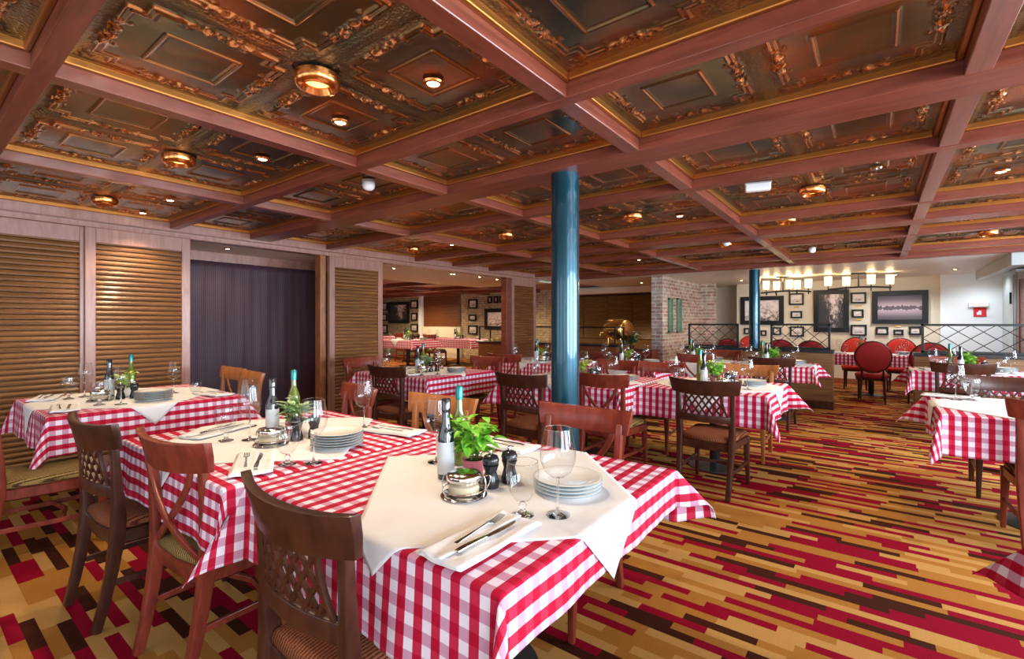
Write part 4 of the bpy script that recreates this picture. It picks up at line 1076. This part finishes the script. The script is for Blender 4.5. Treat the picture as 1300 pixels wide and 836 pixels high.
# fire sign + wall lamp on the white wall
x, z = onY(1244, 396, YF-.10); t = thing('fire_sign', 'small red square fire equipment sign with a white symbol on the white wall', 'sign', (x, YF-.102, z))
obj('plate', MB().box(-.09, .09, -.008, 0, -.09, .09), MAT['red'], t, bevel=.003)
mb = MB(); mb.box(-.02, .02, -.011, -.0085, -.05, .03); mb.box(-.045, -.02, -.011, -.0085, -.05, .0); mb.lathe([(0, 0), (.022, 0), (.022, .0025), (0, .0025)], 16)
obj('symbol', mb, MAT['white'], t)
x, z = onY(1242, 387, YF-.10); t = thing('emergency_lamp', 'small white oblong lamp on the white wall above the red sign', 'lamp', (x, YF-.102, z))
obj('housing', MB().box(-.14, .14, -.05, 0, -.045, .045), MAT['white'], t, bevel=.008); obj('lens', MB().box(-.10, .12, -.056, -.051, -.03, .03), plain('clear_lens', (.85, .8, .75), .2), t, bevel=.002)

# ================================================================== CEILING FIXTURES
PZ = CEIL+BH-.004
def make_ring():
    t = thing('ceiling_lamp'); t['category'] = 'lamp'
    obj('copper_ring', MB().lathe([(.048, -.030), (.060, -.052), (.078, -.048), (.088, -.030), (.088, .0), (.0, .0), (0, -.01), (.048, -.012)], 36, close=False), MAT['copper'], t, smooth=.9)
    obj('lens', MB().lathe([(0, -.036), (.030, -.034), (.047, -.026), (.047, -.014), (0, -.014)], 24), MAT['bulbdim'], t, smooth=.9); return t
RING = Proto(make_ring)
def make_spot():
    t = thing('ceiling_spotlight'); t['category'] = 'spotlight'
    obj('bezel', MB().lathe([(.026, -.006), (.030, -.010), (.040, -.008), (.044, 0), (0, 0), (0, -.004), (.026, -.004)], 28, close=False), MAT['copper'], t, smooth=.9)
    obj('bulb', MB().lathe([(0, -.010), (.018, -.009), (.025, -.005), (0, -.0045)], 20), MAT['bulb'], t, smooth=.9); return t
SPOT = Proto(make_spot)
def lamp(x, y, z, power, col=(1, .74, .45), ang=110, size=.04, blend=.7):
    l = bpy.data.lights.new('spot_light', 'SPOT'); l.energy = power; l.color = col; l.spot_size = math.radians(ang); l.spot_blend = blend; l.shadow_soft_size = size
    o = bpy.data.objects.new('spot_light', l); COL.objects.link(o); o.location = (x, y, z); return o
rings = [(403,106,'copper ring ceiling lamp nearest the camera at upper left'), (227,205,'copper ring ceiling lamp second from the left wall'), (133,257,'copper ring ceiling lamp closest to the left shutters'),
   (1031,244,'copper ring ceiling lamp over the right aisle beside the white box'), (804,277,'copper ring ceiling lamp just right of the teal column'), (643,300,'copper ring ceiling lamp just left of the teal column'),
   (525,318,'round copper ceiling lamp over the doorway shutter'), (998,281,'flat copper ring lamp at the middle of the far ceiling'), (1255,297,'copper ring lamp at the far right of the ceiling'), (921,311,'copper ring lamp in the far ceiling above the lattice screen')]
for px, py, l in rings:
    x, y = onZ(px, py, PZ-.03); RING((x, y, PZ), 0, l, 'copper ring ceiling lamps'); lamp(x, y, PZ-.07, 9, (1, .66, .36), 150)
spots = [(550,108,'small recessed spotlight at upper centre, glowing'), (432,157,'small bright spotlight right of the nearest copper lamp'), (333,203,'small bright spotlight over the left foreground tables'),
   (216,255,'small spotlight near the left shutters, farther right of two'), (181,271,'tiny spotlight near the left shutters, closest to the wall'), (863,275,'small bright spotlight right of the teal column'), (1271,219,'bright spotlight at the right edge of the ceiling'),
   (574,311,'small spotlight left of the teal column over the doorway'), (811,330,'small far spotlight right of the teal column'), (943,300,'small spotlight above the back tables'), (1209,309,'small spotlight at the far right ceiling bay')]
for px, py, l in spots:
    x, y = onZ(px, py, PZ-.01); SPOT((x, y, PZ), 0, l, 'small ceiling spotlights'); lamp(x, y, PZ-.03, 40, (1, .80, .56), 115)
# soffit spots
for i, (px, py) in enumerate([(289,315), (500,340), (573,347), (591,346), (621,350), (631,354)]):
    x, y = onZ(px, py, 2.2)
    if x > -5.8: x = -6.0
    SPOT((x, y, 2.2), 0, 'small spotlight in the soffit over the %s' % ['purple drape', 'doorway, first from left', 'doorway, second from left', 'doorway, third from left', 'doorway, fourth from left', 'doorway, last before the right jamb'][i], 'soffit spotlights')
    lamp(x, y, 2.17, 12, (1, .75, .5), 140)
# sensors
def make_det():
    t = thing('smoke_detector'); t['category'] = 'smoke detector'
    obj('mount', MB().lathe([(0, 0), (.045, 0), (.045, -.018), (0, -.018)], 24), MAT['greyp'], t, smooth=.8)
    obj('dome', MB().lathe([(.040, -.019), (.044, -.035), (.038, -.058), (.022, -.070), (0, -.072)], 24), MAT['white'], t, smooth=.9); return t
DET = Proto(make_det)
for px, py, l in [(468,236,'white domed smoke detector on the copper ceiling left of the teal column'), (1031,318,'white domed detector on the far ceiling over the aisle'), (922,309,'white domed detector on the far ceiling right of the teal column')]:
    x, y = onZ(px, py, PZ-.04); DET((x, y, PZ+.001), 0, l, 'white detectors')
x, y = onZ(962, 238, PZ-.03); t = thing('emergency_light', 'white oblong emergency light box on the copper ceiling at right', 'light', (x, y, PZ), math.radians(15))
obj('housing', MB().box(-.082, .082, -.03, .03, -.055, 0), MAT['white'], t, bevel=.008); obj('base_strip', MB().box(-.086, .086, -.034, .034, -.008, .002), MAT['greyp'], t)
t = thing('sprinkler', 'small chrome sprinkler head on the copper ceiling at right', 'sprinkler', (*onZ(1112, 217, PZ-.02), PZ))
obj('plate', MB().lathe([(0, 0), (.035, 0), (.03, -.008), (0, -.01)], 20), MAT['chrome'], t, smooth=.8)
obj('head', MB().lathe([(.008, -.008), (.008, -.03), (.020, -.034), (.020, -.037), (0, -.037)], 16), MAT['chrome'], t, smooth=.8)

# ================================================================== CHANDELIERS in the alcove
def chandelier(xa, xb, y, zb, stemx, shades, lab):
    t = thing('linear_chandelier', lab, 'chandelier', ((xa+xb)/2, y, zb)); cx = (xa+xb)/2; w = (xb-xa)/2
    P = [(-w, 0, 0), (-w*.5, 0, .02), (0, 0, .028), (w*.5, 0, .02), (w, 0, 0)]
    obj('bar', MB().sweep(P, (0, 1, 0), .05, .03), MAT['black'], t, bevel=.004)
    obj('stem', MB().tube([(stemx-cx, 0, .02), (stemx-cx, 0, CEIL+.02-zb-.02)], .013, 8), MAT['black'], t)
    obj('ceiling_plate', MB().box(stemx-cx-.12, stemx-cx+.12, -.05, .05, CEIL-zb-.005, CEIL+.02-zb-.0005), MAT['black'], t, bevel=.003)
    for sx, dy in shades:
        q = sx-cx
        obj('arm', MB().tube([(q, 0, .0), (q, dy*.7, -.05), (q, dy, -.03), (q, dy, .06)], .009, 6), MAT['black'], t, smooth=1)
        obj('lamp_shade', MB().lathe([(.058, .07), (.066, .24), (.0655, .24), (.0575, .071)], 20, (q, dy, 0), close=False), MAT['shade'], t, smooth=.9)
        l = bpy.data.lights.new('shade_light', 'POINT'); l.energy = 3.2; l.color = (1, .72, .36); l.shadow_soft_size = .05
        o = bpy.data.objects.new('shade_light', l); COL.objects.link(o); o.location = (sx, y+dy, zb+.28)
YC = 11.2
def xat(px): return onY(px, 370, YC)[0]
zb1 = onY(1090, 366, YC)[1]; zb0 = onY(994, 371, YC)[1]
chandelier(xat(1052), xat(1132), YC, zb1, xat(1090), [(xat(1052), -.12), (xat(1074), .12), (xat(1106), -.12), (xat(1130), .1)], 'black linear chandelier with glowing shades, right of the two in the alcove')
chandelier(xat(966), xat(1030), YC, zb0, xat(994), [(xat(974), -.12), (xat(984.5), .14), (xat(1003), -.12), (xat(1011), .14), (xat(1027), -.1)], 'black linear chandelier with glowing shades, next to the far teal column')

# ================================================================== LIGHT
def area(name, loc, rot, sx, sy, e, col):
    l = bpy.data.lights.new(name, 'AREA'); l.shape = 'RECTANGLE'; l.size = sx; l.size_y = sy; l.energy = e; l.color = col
    o = bpy.data.objects.new(name, l); COL.objects.link(o); o.location = loc; o.rotation_euler = rot; return o
for a, b_ in WIN: area('window_daylight', (XR-.02, (a+b_)/2, 1.45), (0, math.radians(90), 0), 1.4, b_-a-.1, 170, (.78, .89, 1.))
for a, b_ in WB_FILL: area('window_daylight', ((a+b_)/2, YB+.02, 1.36), (math.radians(90), 0, 0), b_-a-.1, 1.4, 13, (.86, .93, 1.))  # weak fill from the added back windows
for x, y in ((-9, 7), (-11.5, 8.6), (-8.6, 10.2), (-12.5, 10.6)): lamp(x, y, 2.18, 170, (1, .76, .46), 170)
for px, py in ((900, 352), (955, 358), (1160, 340)):
    x, y = onZ(px, py, 2.2); lamp(x, y, 2.24, 30, (1, .84, .62), 150)
for x in (-4.6, -5.4): lamp(x, 10.4, 2.2, 60, (1, .78, .5), 130)
for x, y in ((-4.4, 10.8), (-2.4, 11.6)):
    SPOT((x, y, CEIL+.02), 0, 'small spotlight in the cream ceiling by the %s' % ('brass drum' if x < -3 else 'brick wall'), 'alcove spotlights')
for x, y in ((1.1, 11.4), (1.55, 12.1), (.3, 12.0)):  # added cool downlights brighten the white wall in place of daylight
    SPOT((x, y, CEIL+.02), 0, 'added cool spotlight in the pale ceiling %s' % {1.1: 'before the white wall panel', 1.55: 'by the grey locker', .3: 'above the widest picture'}[x], 'alcove spotlights'); lamp(x, y, 2.23, 45, (.86, .94, 1.), 150)
w = bpy.data.worlds.new('world'); bpy.context.scene.world = w; w.use_nodes = True
bg = w.node_tree.nodes['Background']; bg.inputs[0].default_value = (.75, .87, 1, 1); bg.inputs[1].default_value = 1.2

# ================================================================== CAMERA
cam = bpy.data.cameras.new('camera'); co = bpy.data.objects.new('camera', cam); COL.objects.link(co)
co.location = (0, 0, EYE); co.rotation_euler = (PI/2, 0, YAW)
cam.sensor_width = 36; cam.lens = F/1300*36; cam.shift_y = -(HY-418)/1300*-1; cam.clip_start = .05; cam.clip_end = 60
sc = bpy.context.scene; sc.camera = co
sc.view_settings.view_transform = 'Standard'; sc.view_settings.look = 'None'; sc.view_settings.gamma = 1; sc.view_settings.use_curve_mapping = False
sc.view_settings.exposure = .28
